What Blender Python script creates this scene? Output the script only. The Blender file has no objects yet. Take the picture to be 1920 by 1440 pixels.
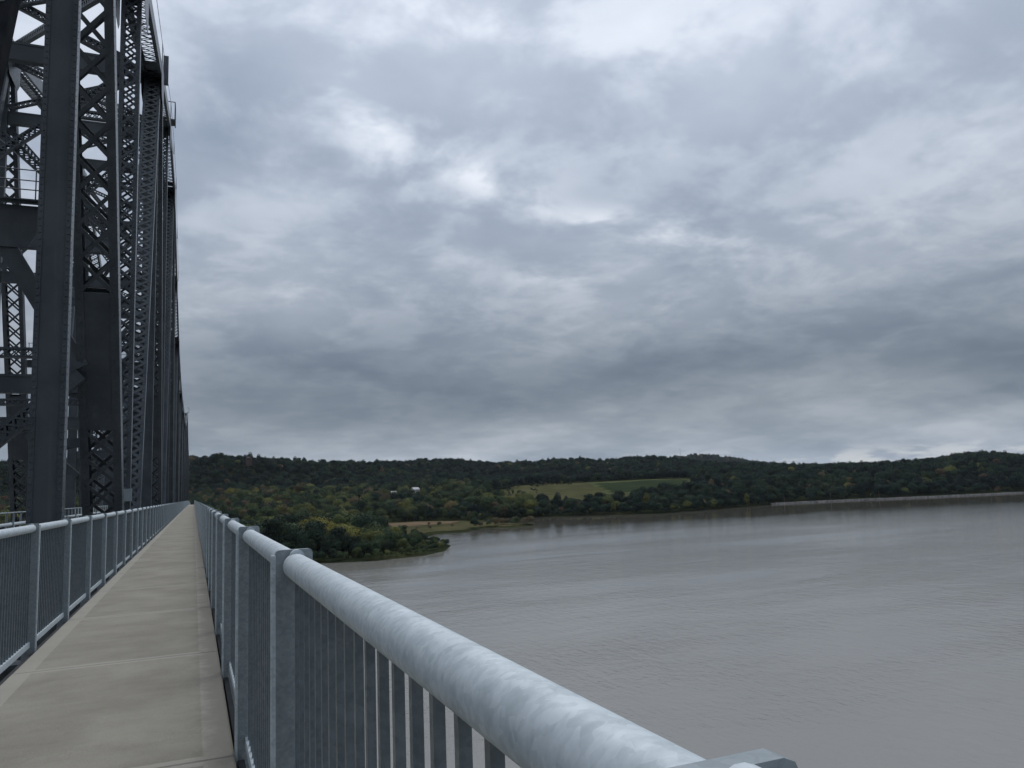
import bpy, math, random
import numpy as np
from mathutils import Vector, Matrix

random.seed(7)
RNG = np.random.default_rng(11)
scene = bpy.context.scene
COL = scene.collection
GRADE = -0.01103
EYE = 1.58
WATER_Z = -46.0
R = math.radians

# ------------------------------------------------------------------ camera
cam_d = bpy.data.cameras.new('camera')
cam_d.sensor_width = 36.0
cam_d.lens = 27.0
cam_d.clip_start = 0.05
cam_d.clip_end = 60000
cam = bpy.data.objects.new('camera', cam_d)
COL.objects.link(cam)
cr = Vector((0.92433, -0.37975, -0.03749)); cu = Vector((-0.01192, -0.12694, 0.99184)); cf = Vector((0.38141, 0.91634, 0.12186))
cam.matrix_world = Matrix(((cr.x, cu.x, -cf.x, 0), (cr.y, cu.y, -cf.y, 0), (cr.z, cu.z, -cf.z, EYE), (0, 0, 0, 1)))
scene.camera = cam
scene.render.resolution_x = 1024
scene.render.resolution_y = 768

# ------------------------------------------------------------------ sky
world = bpy.data.worlds.new('World')
scene.world = world
world.use_nodes = True
world.cycles.sampling_method = 'MANUAL'
world.cycles.sample_map_resolution = 512
SUN_EL, SUN_AZ = R(62), R(24)      # azimuth from +Y towards +X


SKX, SKY_ = 3.1, 7.7


class NT:
    """small helper around a node tree"""
    def __init__(self, tree):
        self.t = tree; self.n = tree.nodes; self.l = tree.links
        self.n.clear()

    def new(self, kind, **kw):
        nd = self.n.new(kind)
        for k, v in kw.items():
            setattr(nd, k, v)
        return nd

    def link(self, a, b):
        self.l.new(a, b)

    def setin(self, nd, i, v):
        if hasattr(v, 'is_output') or isinstance(v, bpy.types.NodeSocket):
            self.l.new(v, nd.inputs[i])
        else:
            nd.inputs[i].default_value = v

    def math(self, op, a, b=0.0, c=0.0, clamp=False):
        nd = self.new('ShaderNodeMath', operation=op, use_clamp=clamp)
        for i, v in enumerate((a, b, c)):
            self.setin(nd, i, v)
        return nd.outputs[0]

    def vmath(self, op, a, b=(0, 0, 0), scale=None):
        nd = self.new('ShaderNodeVectorMath', operation=op)
        self.setin(nd, 0, a); self.setin(nd, 1, b)
        if scale is not None:
            self.setin(nd, 3, scale)
        return nd.outputs['Value'] if op in ('LENGTH', 'DOT_PRODUCT', 'DISTANCE') else nd.outputs[0]

    def noise(self, vec, scale, detail=4, rough=0.5, dist=0.0, lac=2.0):
        nd = self.new('ShaderNodeTexNoise')
        if vec is not None:
            self.link(vec, nd.inputs['Vector'])
        nd.inputs['Scale'].default_value = scale
        nd.inputs['Detail'].default_value = detail
        nd.inputs['Roughness'].default_value = rough
        nd.inputs['Distortion'].default_value = dist
        nd.inputs['Lacunarity'].default_value = lac
        return nd.outputs['Fac']

    def ramp(self, fac, stops, interp='LINEAR'):
        nd = self.new('ShaderNodeValToRGB')
        e = nd.color_ramp.elements
        nd.color_ramp.interpolation = interp
        while len(e) < len(stops):
            e.new(0.5)
        for el, (p, c) in zip(e, stops):
            el.position = p
            el.color = (*c, 1) if len(c) == 3 else c
        self.setin(nd, 0, fac)
        return nd.outputs[0]

    def mapr(self, v, a, b, c=0.0, d=1.0, smooth=True):
        nd = self.new('ShaderNodeMapRange')
        nd.interpolation_type = 'SMOOTHSTEP' if smooth else 'LINEAR'
        for i, q in enumerate((v, a, b, c, d)):
            self.setin(nd, i, q)
        return nd.outputs[0]

    def mix(self, fac, a, b, blend='MIX'):
        nd = self.new('ShaderNodeMix', data_type='RGBA', blend_type=blend)
        self.setin(nd, 0, fac)
        for i, v in ((6, a), (7, b)):
            if isinstance(v, tuple) and len(v) == 3:
                v = (*v, 1)
            self.setin(nd, i, v)
        return nd.outputs[2]

    def bump(self, height, strength=0.3, dist=0.02, normal=None):
        nd = self.new('ShaderNodeBump')
        nd.inputs['Strength'].default_value = strength
        nd.inputs['Distance'].default_value = dist
        self.setin(nd, 'Height', height)
        if normal is not None:
            self.setin(nd, 'Normal', normal)
        return nd.outputs[0]


w = NT(world.node_tree)
tc = w.new('ShaderNodeTexCoord')
dirv = w.vmath('NORMALIZE', tc.outputs['Generated'])
sep = w.new('ShaderNodeSeparateXYZ'); w.link(dirv, sep.inputs[0])
zc = w.math('MAXIMUM', sep.outputs[2], 0.0)
den = w.math('ADD', zc, 0.22)
px = w.math('DIVIDE', sep.outputs[0], den); py = w.math('DIVIDE', sep.outputs[1], den)
cmb = w.new('ShaderNodeCombineXYZ'); w.link(px, cmb.inputs[0]); w.link(py, cmb.inputs[1])
P = cmb.outputs[0]


def blob(cx, cy, sx, sy, ang):
    """soft cloud mass in the cloud layer's own plane"""
    d = w.vmath('SUBTRACT', P, (cx, cy, 0))
    rot = w.new('ShaderNodeVectorRotate', rotation_type='Z_AXIS')
    w.link(d, rot.inputs[0]); rot.inputs['Angle'].default_value = -ang
    s = w.vmath('MULTIPLY', rot.outputs[0], (1 / sx, 1 / sy, 0))
    return w.math('EXPONENT', w.math('MULTIPLY', w.vmath('DOT_PRODUCT', s, s), -1.0))


warp = w.new('ShaderNodeTexNoise'); w.link(P, warp.inputs['Vector'])
warp.inputs['Scale'].default_value = 2.2; warp.inputs['Detail'].default_value = 2
Pw = w.vmath('ADD', P, w.vmath('SCALE', w.vmath('SUBTRACT', warp.outputs['Color'], (0.5, 0.5, 0.5)), (0, 0, 0), 0.16))
n_big = w.noise(w.vmath('ADD', Pw, (SKX, SKY_, 0.0)), 1.25, 4, 0.5)
n_mid = w.noise(w.vmath('ADD', Pw, (1.3, 2.2, 4.0)), 3.4, 5, 0.56)
n_fine = w.noise(w.vmath('ADD', Pw, (9.3, 0.2, 2.0)), 10.0, 4, 0.58)
hi = w.mapr(sep.outputs[2], 0.02, 0.30, 0.45, 1.0)
lump = w.mapr(w.math('ADD', w.math('MULTIPLY', n_mid, 0.8), w.math('MULTIPLY', n_fine, 0.2)), 0.40, 0.60)
val = w.math('ADD', w.math('MULTIPLY', w.math('SUBTRACT', n_big, 0.5), 1.15), w.math('MULTIPLY', w.math('SUBTRACT', lump, 0.5), w.math('MULTIPLY', hi, 0.24)))
val = w.math('ADD', val, w.math('MULTIPLY', w.math('SUBTRACT', n_fine, 0.5), w.math('MULTIPLY', hi, 0.16)))
wisp = w.math('MAXIMUM', blob(0.26, 1.30, 0.26, 0.085, R(50)), blob(0.55, 1.46, 0.24, 0.07, R(25)))
wisp = w.math('MAXIMUM', wisp, blob(0.95, 1.52, 0.32, 0.06, R(-6)))
wisp = w.math('MAXIMUM', wisp, w.math('MULTIPLY', blob(0.5, 1.02, 0.38, 0.14, R(-20)), 0.35))
wisp = w.math('MAXIMUM', wisp, w.math('MULTIPLY', blob(0.87, 1.84, 0.11, 0.05, R(-10)), 0.7))
wisp = w.math('MULTIPLY', wisp, w.math('ADD', 0.25, w.math('MULTIPLY', lump, 0.75)))
val = w.math('ADD', val, w.math('MULTIPLY', wisp, 0.40))
drk = w.math('MAXIMUM', w.math('MULTIPLY', blob(0.05, 1.38, 0.20, 0.16, 0), 0.55), blob(0.75, 2.5, 0.75, 0.32, R(-12)))
drk = w.math('MAXIMUM', drk, blob(1.85, 2.05, 0.75, 0.26, R(-38)))
drk = w.math('MAXIMUM', drk, w.math('MULTIPLY', blob(1.2, 0.85, 0.25, 0.4, R(0)), 0.75))
val = w.math('SUBTRACT', val, w.math('MULTIPLY', drk, 0.26))
# the deck of an overcast sky: brightest overhead, darkest some degrees up, paler along the horizon
base = w.ramp(sep.outputs[2], [(0.0, (0.43, 0.50, 0.60)), (0.03, (0.38, 0.44, 0.52)), (0.075, (0.245, 0.29, 0.35)), (0.13, (0.215, 0.255, 0.31)),
             (0.22, (0.375, 0.425, 0.50)), (0.34, (0.50, 0.56, 0.655)), (0.52, (0.515, 0.58, 0.69)), (1.0, (0.60, 0.67, 0.79))], 'B_SPLINE')
mul = w.new('ShaderNodeCombineXYZ')
for _i, _e in enumerate((1.28, 1.12, 0.93)):       # thicker cloud is bluer as well as darker
    w.link(w.math('EXPONENT', w.math('MULTIPLY', val, _e)), mul.inputs[_i])
cloud = w.vmath('MULTIPLY', base, mul.outputs[0])
# brighter towards the hidden sun, duller away from it
sunv = (math.sin(SUN_AZ) * math.cos(SUN_EL), math.cos(SUN_AZ) * math.cos(SUN_EL), math.sin(SUN_EL))
sdot = w.vmath('DOT_PRODUCT', dirv, sunv)
cloud = w.vmath('SCALE', cloud, (0, 0, 0), w.mapr(sdot, -0.6, 0.8, 0.42, 1.08, False))
# thin bright gaps close to the horizon
hz = w.math('MULTIPLY', w.mapr(sep.outputs[2], 0.004, 0.03, 1.0, 0.0), w.mapr(n_mid, 0.46, 0.60))
cloud = w.mix(w.math('MULTIPLY', hz, 0.8), cloud, (0.74, 0.76, 0.75))
sky = w.new('ShaderNodeTexSky', sky_type='NISHITA')
sky.sun_disc = False
sky.sun_elevation = SUN_EL
sky.sun_rotation = SUN_AZ
sky.air_density = 1.0; sky.dust_density = 2.0
cloud10 = w.vmath('SCALE', cloud, (0, 0, 0), 10.0)
final = w.mix(0.96, sky.outputs[0], cloud10)
bg = w.new('ShaderNodeBackground'); w.link(final, bg.inputs[0]); bg.inputs[1].default_value = 0.1
wo = w.new('ShaderNodeOutputWorld'); w.link(bg.outputs[0], wo.inputs[0])

# ------------------------------------------------------------------ sun behind the overcast
sun_d = bpy.data.lights.new('sun', 'SUN')
sun_d.energy = 1.2
sun_d.angle = R(40)
sun_d.color = (1.0, 0.97, 0.93)
sun = bpy.data.objects.new('sun', sun_d)
COL.objects.link(sun)
sd = Vector((math.sin(SUN_AZ) * math.cos(SUN_EL), math.cos(SUN_AZ) * math.cos(SUN_EL), math.sin(SUN_EL)))
sun.rotation_euler = sd.to_track_quat('Z', 'Y').to_euler()

vs = scene.view_settings
vs.view_transform = 'Standard'; vs.look = 'None'; vs.exposure = 0.0; vs.gamma = 1.0
vs.use_curve_mapping = False
scene.cycles.use_denoising = True
scene.cycles.use_adaptive_sampling = True
scene.cycles.adaptive_threshold = 0.015
scene.cycles.max_bounces = 4
scene.cycles.diffuse_bounces = 2
scene.cycles.glossy_bounces = 2
scene.cycles.transmission_bounces = 2
scene.cycles.transparent_max_bounces = 4
scene.cycles.volume_bounces = 0
scene.cycles.caustics_reflective = False
scene.cycles.caustics_refractive = False


# ------------------------------------------------------------------ materials
def material(name):
    m = bpy.data.materials.new(name)
    m.use_nodes = True
    t = NT(m.node_tree)
    out = t.new('ShaderNodeOutputMaterial')
    b = t.new('ShaderNodeBsdfPrincipled')
    t.link(b.outputs[0], out.inputs[0])
    return m, t, b


def objcoord(t):
    return t.new('ShaderNodeTexCoord').outputs['Object']


def worldpos(t):
    return t.new('ShaderNodeNewGeometry').outputs['Position']


def m_steel():
    m, t, b = material('weathered_grey_steel_paint')
    P = worldpos(t)
    n1 = t.noise(P, 0.7, 5, 0.6); n2 = t.noise(P, 9.0, 5, 0.65)
    st = t.new('ShaderNodeMapping'); t.link(P, st.inputs[0]); st.inputs['Scale'].default_value = (6, 6, 0.35)
    n3 = t.noise(st.outputs[0], 1.0, 4, 0.6)
    c = t.mix(t.mapr(n1, 0.35, 0.65), (0.043, 0.055, 0.066), (0.066, 0.081, 0.094))
    c = t.mix(t.math('MULTIPLY', t.mapr(n3, 0.55, 0.75), 0.35), c, (0.11, 0.118, 0.122))
    c = t.mix(t.math('MULTIPLY', t.mapr(n2, 0.62, 0.76), 0.65), c, (0.034, 0.024, 0.018))
    t.link(c, b.inputs['Base Color'])
    t.link(t.mapr(n2, 0.2, 0.8, 0.26, 0.46), b.inputs['Roughness'])
    t.link(t.bump(n2, 0.12, 0.01), b.inputs['Normal'])
    return m


def m_galv(name, lo, hi, rough=(0.34, 0.52)):
    m, t, b = material(name)
    P = objcoord(t)
    oi = t.new('ShaderNodeObjectInfo')
    P = t.vmath('ADD', P, t.vmath('SCALE', (1.0, 3.1, 2.3), (0, 0, 0), t.math('MULTIPLY', oi.outputs['Random'], 40.0)))
    n1 = t.noise(P, 15.0, 6, 0.68, 0.0)
    vo = t.new('ShaderNodeTexVoronoi'); t.link(P, vo.inputs['Vector']); vo.inputs['Scale'].default_value = 85
    sp = t.new('ShaderNodeSeparateColor'); t.link(vo.outputs['Color'], sp.inputs[0])
    n2 = t.noise(P, 38.0, 5, 0.62)
    f = t.math('ADD', t.math('MULTIPLY', n1, 0.55), t.math('MULTIPLY', sp.outputs[0], 0.14))
    f = t.math('ADD', f, t.math('MULTIPLY', n2, 0.30))
    c = t.mix(t.mapr(f, 0.30, 0.68), lo, hi)
    speck = t.mapr(t.noise(P, 26.0, 6, 0.75), 0.66, 0.74)
    c = t.mix(t.math('MULTIPLY', speck, 0.55), c, (0.13, 0.14, 0.15))
    t.link(c, b.inputs['Base Color'])
    b.inputs['Metallic'].default_value = 0.08
    t.link(t.mapr(f, 0.3, 0.7, rough[1], rough[0]), b.inputs['Roughness'])
    t.link(t.bump(n2, 0.10, 0.004), b.inputs['Normal'])
    return m


def m_concrete():
    m, t, b = material('weathered_footpath_concrete')
    P = worldpos(t)
    L = objcoord(t)
    s = t.new('ShaderNodeSeparateXYZ'); t.link(L, s.inputs[0])
    n1 = t.noise(P, 1.1, 6, 0.6, 0.3); n2 = t.noise(P, 16.0, 6, 0.7); n3 = t.noise(P, 130.0, 3, 0.6)
    st = t.new('ShaderNodeMapping'); t.link(P, st.inputs[0]); st.inputs['Scale'].default_value = (1.6, 6.0, 1)
    n4 = t.noise(st.outputs[0], 1.4, 5, 0.6)
    c = t.mix(t.mapr(n1, 0.30, 0.70), (0.195, 0.178, 0.143), (0.275, 0.257, 0.212))
    c = t.mix(t.math('MULTIPLY', t.mapr(n4, 0.35, 0.7), 0.14), c, (0.345, 0.325, 0.275))
    c = t.mix(t.math('MULTIPLY', t.mapr(n2, 0.52, 0.72), 0.40), c, (0.175, 0.16, 0.13))
    c = t.mix(t.math('MULTIPLY', t.mapr(n3, 0.54, 0.68), 0.50), c, (0.42, 0.40, 0.35))
    # steel-trowelled borders along the slab edges (object space: x -0.925..0.925, y -1.8..1.8)
    ax = t.math('ABSOLUTE', s.outputs[0]); ay = t.math('ABSOLUTE', s.outputs[1])
    wob = t.math('MULTIPLY', t.math('SUBTRACT', n2, 0.5), 0.03)
    ex = t.mapr(t.math('ADD', ax, wob), 0.735, 0.750); ey = t.mapr(t.math('ADD', ay, wob), 1.70, 1.715)
    edge = t.math('MAXIMUM', ex, ey)
    c = t.mix(t.math('MULTIPLY', edge, 0.50), c, (0.40, 0.38, 0.33))
    # dirt along the outer edge with its own ragged outline
    dirt = t.math('MULTIPLY', t.mapr(t.math('ADD', s.outputs[0], t.math('MULTIPLY', t.math('SUBTRACT', t.noise(P, 4.5, 5, 0.7), 0.5), 0.5)), 0.62, 0.86), 0.6)
    c = t.mix(dirt, c, (0.14, 0.13, 0.105))
    spot = t.mapr(t.noise(P, 7.0, 6, 0.8), 0.70, 0.74)
    c = t.mix(t.math('MULTIPLY', spot, 0.4), c, (0.12, 0.11, 0.09))
    t.link(c, b.inputs['Base Color'])
    b.inputs['Roughness'].default_value = 0.82
    h = t.math('ADD', t.math('MULTIPLY', n3, 0.3), t.math('ADD', n2, t.math('MULTIPLY', edge, -0.6)))
    t.link(t.bump(h, 0.35, 0.004), b.inputs['Normal'])
    return m


def m_plain(name, lo, hi, scale=3.0, rough=0.8, bump=0.3, bdist=0.02, detail=5):
    m, t, b = material(name)
    P = worldpos(t)
    n = t.noise(P, scale, detail, 0.62)
    t.link(t.mix(t.mapr(n, 0.3, 0.7), lo, hi), b.inputs['Base Color'])
    b.inputs['Roughness'].default_value = rough
    b.inputs['Specular IOR Level'].default_value = 0.0 if rough > 0.92 else 0.4
    t.link(t.bump(t.noise(P, scale * 4, 4, 0.6), bump, bdist), b.inputs['Normal'])
    return m


def m_water():
    m, t, b = material('silty_river_water')
    P = worldpos(t)
    def wav(sc, sx, sy, ang, det, rough):
        mp = t.new('ShaderNodeMapping'); t.link(P, mp.inputs[0])
        mp.inputs['Rotation'].default_value = (0, 0, ang)
        mp.inputs['Scale'].default_value = (sx, sy, 1)
        return t.noise(mp.outputs[0], sc, det, rough, 0.3)
    a = wav(0.55, 1.0, 0.45, R(28), 4, 0.6)
    c = wav(0.16, 1.0, 0.5, R(12), 3, 0.5)
    d = wav(1.7, 1.0, 0.6, R(20), 3, 0.55)
    patch = wav(0.010, 0.5, 1.6, R(-25), 5, 0.55)
    slick = wav(0.006, 0.30, 2.2, R(-32), 4, 0.5)
    amp = t.math('ADD', 0.35, t.math('MULTIPLY', t.mapr(patch, 0.38, 0.62), 0.65))
    amp = t.math('MULTIPLY', amp, t.mapr(slick, 0.52, 0.70, 1.0, 0.72))
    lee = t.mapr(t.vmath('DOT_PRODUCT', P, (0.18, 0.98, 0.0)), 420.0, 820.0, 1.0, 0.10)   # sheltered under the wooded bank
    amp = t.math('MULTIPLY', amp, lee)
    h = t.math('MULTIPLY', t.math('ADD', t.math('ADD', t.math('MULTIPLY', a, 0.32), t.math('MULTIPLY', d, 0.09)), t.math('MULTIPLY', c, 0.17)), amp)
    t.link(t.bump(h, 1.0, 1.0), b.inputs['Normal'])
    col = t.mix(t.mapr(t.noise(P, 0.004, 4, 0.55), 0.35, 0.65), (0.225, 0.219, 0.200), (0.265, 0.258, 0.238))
    col = t.mix(t.mapr(lee, 0.10, 0.9, 1.0, 0.0), col, (0.100, 0.094, 0.078))     # dark reflection of the bank trees put into the water colour
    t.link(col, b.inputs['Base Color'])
    b.inputs['Roughness'].default_value = 0.025
    b.inputs['IOR'].default_value = 1.333
    return m


def m_foliage():
    """one leaf material; a per-tree 'tint' (0 dark evergreen-blue .. 1 russet) picks the species colour"""
    m, t, b = material('mixed_tree_foliage')
    at = t.new('ShaderNodeAttribute', attribute_type='INSTANCER', attribute_name='tint')
    oi = t.new('ShaderNodeObjectInfo')
    c = t.ramp(at.outputs['Fac'], [(0.0, (0.012, 0.023, 0.022)), (0.28, (0.026, 0.045, 0.028)), (0.50, (0.066, 0.092, 0.040)),
                                   (0.68, (0.148, 0.152, 0.044)), (0.82, (0.26, 0.215, 0.042)), (0.90, (0.125, 0.100, 0.062)), (1.0, (0.105, 0.070, 0.044))])
    P = worldpos(t)
    n = t.noise(P, 0.35, 3, 0.6)
    hsv = t.new('ShaderNodeHueSaturation')
    t.link(c, hsv.inputs['Color'])
    t.link(t.math('ADD', 0.50, t.math('ADD', t.math('MULTIPLY', n, 0.55), t.math('MULTIPLY', oi.outputs['Random'], 0.65))), hsv.inputs['Value'])
    t.link(hsv.outputs[0], b.inputs['Base Color'])
    b.inputs['Roughness'].default_value = 0.7
    b.inputs['Specular IOR Level'].default_value = 0.06
    return m


def m_crop():
    m, t, b = material('row_crop_field')
    P = worldpos(t)
    wv = t.new('ShaderNodeTexWave', wave_type='BANDS', bands_direction='X')
    mp = t.new('ShaderNodeMapping'); t.link(P, mp.inputs[0]); mp.inputs['Rotation'].default_value = (0, 0, R(22))
    t.link(mp.outputs[0], wv.inputs['Vector']); wv.inputs['Scale'].default_value = 0.055; wv.inputs['Distortion'].default_value = 0.6
    c = t.mix(t.mapr(t.noise(P, 0.03, 4, 0.6), 0.3, 0.7), (0.024, 0.036, 0.019), (0.034, 0.047, 0.022))
    c = t.mix(t.math('MULTIPLY', wv.outputs['Fac'], 0.5), c, (0.042, 0.052, 0.028))
    t.link(c, b.inputs['Base Color']); b.inputs['Roughness'].default_value = 0.95; b.inputs['Specular IOR Level'].default_value = 0.0
    return m


M = dict(
    shade_steel=m_plain('matte_shade_steel', (0.016, 0.018, 0.021), (0.03, 0.032, 0.035), 1.5, 0.95, 0.2, 0.01),  # darker truss steel: shade of the first diagonals put into the colour
    steel=m_steel(),
    galv=m_galv('galvanised_steel', (0.42, 0.485, 0.515), (0.63, 0.695, 0.73), (0.48, 0.64)),
    post=m_galv('galvanised_post', (0.21, 0.25, 0.27), (0.32, 0.365, 0.39), (0.34, 0.46)),  # darker copy of galv, with the shade on the post faces coloured in
    bar=m_galv('galvanised_bar', (0.105, 0.132, 0.147), (0.17, 0.205, 0.225), (0.28, 0.40)),
    concrete=m_concrete(),
    beam=m_plain('dark_edge_beam', (0.02, 0.022, 0.025), (0.04, 0.043, 0.046), 3, 0.7),
    asphalt=m_plain('road_asphalt', (0.04, 0.04, 0.042), (0.065, 0.065, 0.066), 2.5, 0.9),
    paint=m_plain('road_marking_paint', (0.55, 0.45, 0.12), (0.65, 0.55, 0.18), 4, 0.7),
    pier=m_plain('pier_concrete', (0.26, 0.25, 0.23), (0.36, 0.35, 0.32), 0.5, 0.85),
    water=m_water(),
    ground=m_plain('wooded_ground', (0.020, 0.026, 0.014), (0.045, 0.050, 0.024), 0.02, 0.95, 0.4, 1.0),
    meadow=m_plain('meadow_grass', (0.058, 0.060, 0.028), (0.092, 0.088, 0.044), 0.022, 0.95, 0.4, 0.5, 7),
    crop=m_crop(),
    track=m_plain('mown_grass_track', (0.068, 0.080, 0.036), (0.095, 0.105, 0.050), 0.05, 0.95, 0.3, 0.3),
    marsh=m_plain('marsh_grass', (0.058, 0.060, 0.030), (0.098, 0.088, 0.046), 0.03, 0.95, 0.5, 0.6, 7),
    reed=m_plain('dry_reed_bed', (0.125, 0.092, 0.060), (0.175, 0.13, 0.085), 0.04, 0.95, 0.5, 0.6, 7),
    stone=m_plain('embankment_stone', (0.075, 0.075, 0.075), (0.19, 0.185, 0.18), 0.5, 0.9, 0.6, 0.3),
    bark=m_plain('tree_bark', (0.10, 0.085, 0.07), (0.20, 0.18, 0.15), 1.5, 0.9, 0.5, 0.05),
    leaf=m_foliage(),
    white=m_plain('white_clapboard', (0.70, 0.70, 0.68), (0.80, 0.80, 0.78), 0.5, 0.7),
    roof=m_plain('grey_shingle_roof', (0.10, 0.10, 0.105), (0.17, 0.17, 0.175), 0.8, 0.85),
    paleroof=m_plain('pale_metal_roof', (0.50, 0.50, 0.50), (0.6, 0.6, 0.6), 0.8, 0.5),
    brick=m_plain('red_brick_stone', (0.085, 0.060, 0.052), (0.13, 0.095, 0.082), 0.6, 0.85),
    glass=m_plain('dark_window_glass', (0.02, 0.025, 0.03), (0.03, 0.035, 0.04), 0.5, 0.1, 0.0),
)


# ------------------------------------------------------------------ mesh helpers
class MB:
    def __init__(self):
        self.v = []; self.f = []

    def obox(self, c, ax, ay, az):
        """box from centre and three half-axis vectors"""
        c = Vector(c); ax = Vector(ax); ay = Vector(ay); az = Vector(az)
        if ax.cross(ay).dot(az) < 0:
            ax = -ax
        i = len(self.v)
        for sz in (-1, 1):
            for sx, sy in ((-1, -1), (1, -1), (1, 1), (-1, 1)):
                self.v.append(tuple(c + ax * sx + ay * sy + az * sz))
        for q in ((3, 2, 1, 0), (4, 5, 6, 7), (0, 1, 5, 4), (1, 2, 6, 5), (2, 3, 7, 6), (3, 0, 4, 7)):
            self.f.append(tuple(i + k for k in q))

    def box(self, x0, x1, y0, y1, z0, z1):
        self.obox(((x0 + x1) / 2, (y0 + y1) / 2, (z0 + z1) / 2), ((x1 - x0) / 2, 0, 0), (0, (y1 - y0) / 2, 0), (0, 0, (z1 - z0) / 2))

    def bar(self, p, q, wv, tv):
        """straight bar from p to q, wv / tv half width and half thickness vectors"""
        p = Vector(p); q = Vector(q)
        self.obox((p + q) / 2, wv, tv, (q - p) / 2)

    def tube(self, p, q, r, n=12, r2=None, cap=True):
        p = Vector(p); q = Vector(q); a = (q - p).normalized()
        u = a.orthogonal().normalized(); v = a.cross(u)
        i = len(self.v)
        for pt, rr in ((p, r), (q, r if r2 is None else r2)):
            for k in range(n):
                t = 2 * math.pi * k / n
                self.v.append(tuple(pt + (u * math.cos(t) + v * math.sin(t)) * rr))
        for k in range(n):
            self.f.append((i + k, i + (k + 1) % n, i + n + (k + 1) % n, i + n + k))
        if cap:
            self.f.append(tuple(i + k for k in range(n - 1, -1, -1)))
            self.f.append(tuple(i + n + k for k in range(n)))

    def prism(self, poly, fn, a, b):
        """polygon extruded; fn(u, v, t) -> point"""
        i = len(self.v); n = len(poly)
        for t in (a, b):
            for u, v in poly:
                self.v.append(tuple(fn(u, v, t)))
        self.f.append(tuple(i + k for k in range(n - 1, -1, -1)))
        self.f.append(tuple(i + n + k for k in range(n)))
        for k in range(n):
            self.f.append((i + k, i + (k + 1) % n, i + n + (k + 1) % n, i + n + k))

    def rivet(self, c, nrm, r):
        c = Vector(c); nrm = Vector(nrm).normalized(); u = nrm.orthogonal().normalized(); v = nrm.cross(u)
        i = len(self.v)
        for rr, hh in ((r, -0.002), (r * 0.75, r * 0.55)):
            for k in range(6):
                t = math.pi * k / 3
                self.v.append(tuple(c + (u * math.cos(t) + v * math.sin(t)) * rr + nrm * hh))
        for k in range(6):
            self.f.append((i + k, i + (k + 1) % 6, i + 6 + (k + 1) % 6, i + 6 + k))
        self.f.append(tuple(i + 6 + k for k in range(6)))

    def mesh(self, name, mat, smooth=False):
        me = bpy.data.meshes.new(name)
        me.from_pydata(self.v, [], self.f)
        if mat is not None:
            me.materials.append(mat)
        if smooth:
            me.shade_smooth()
        me.update()
        return me

    def build(self, name, mat, parent=None, loc=(0, 0, 0), smooth=False):
        return link(name, self.mesh(name, mat, smooth), parent, loc)


def link(name, me, parent=None, loc=(0, 0, 0)):
    o = bpy.data.objects.new(name, me)
    COL.objects.link(o)
    o.location = loc
    if parent is not None:
        o.parent = parent
    return o


def empty(name, loc=(0, 0, 0)):
    o = bpy.data.objects.new(name, None)
    o.empty_display_size = 0.3
    COL.objects.link(o)
    o.location = loc
    return o


def tag(o, label=None, cat=None, group=None, kind=None):
    if label: o['label'] = label
    if cat: o['category'] = cat
    if group: o['group'] = group
    if kind: o['kind'] = kind
    return o


def smooth_by_angle(me, ang=0.6):
    me.shade_smooth()
    try:
        me.set_sharp_from_angle(angle=ang)
    except Exception:
        pass


def dz(y):
    """level of the deck along the bridge"""
    z = GRADE * y
    if y > 235:
        z -= (y - 235) ** 2 * 3.2e-5
    return z


# ------------------------------------------------------------------ terrain
SHORE = np.array([(-6000, 700), (-900, 590), (-300, 525), (0, 505), (73, 494), (103, 483), (137, 492), (158, 514), (176, 556), (172, 600), (182, 648), (204, 686),
                  (231, 683), (265, 722), (287, 698), (322, 726), (302, 762), (296, 830), (340, 885), (379, 860), (434, 826), (518, 783),
                  (636, 805), (725, 834), (841, 812), (948, 773), (1054, 749), (1090, 744), (1400, 655), (2500, 320), (5000, -300), (14000, -2500),
                  (14000, 14000), (-6000, 14000)], float)


def poly_sd(x, y, poly):
    """signed distance, positive inside"""
    x = np.asarray(x, float); y = np.asarray(y, float)
    d2 = np.full(x.shape, 1e18); ins = np.zeros(x.shape, bool)
    n = len(poly)
    for i in range(n):
        ax, ay = poly[i]; bx, by = poly[(i + 1) % n]
        ex, ey = bx - ax, by - ay
        t = np.clip(((x - ax) * ex + (y - ay) * ey) / (ex * ex + ey * ey + 1e-9), 0, 1)
        d2 = np.minimum(d2, (x - ax - t * ex) ** 2 + (y - ay - t * ey) ** 2)
        c = ((ay > y) != (by > y))
        with np.errstate(divide='ignore', invalid='ignore'):
            xi = (bx - ax) * (y - ay) / (by - ay + 1e-12) + ax
        ins ^= c & (x < xi)
    return np.where(ins, 1, -1) * np.sqrt(d2)


_g = RNG.random((256, 256))


def vnoise(x, y):
    xi = np.floor(x).astype(int); yi = np.floor(y).astype(int)
    fx = x - xi; fy = y - yi
    fx = fx * fx * (3 - 2 * fx); fy = fy * fy * (3 - 2 * fy)
    a = _g[xi & 255, yi & 255]; b = _g[(xi + 1) & 255, yi & 255]; c = _g[xi & 255, (yi + 1) & 255]; d = _g[(xi + 1) & 255, (yi + 1) & 255]
    return (a * (1 - fx) + b * fx) * (1 - fy) + (c * (1 - fx) + d * fx) * fy


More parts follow.
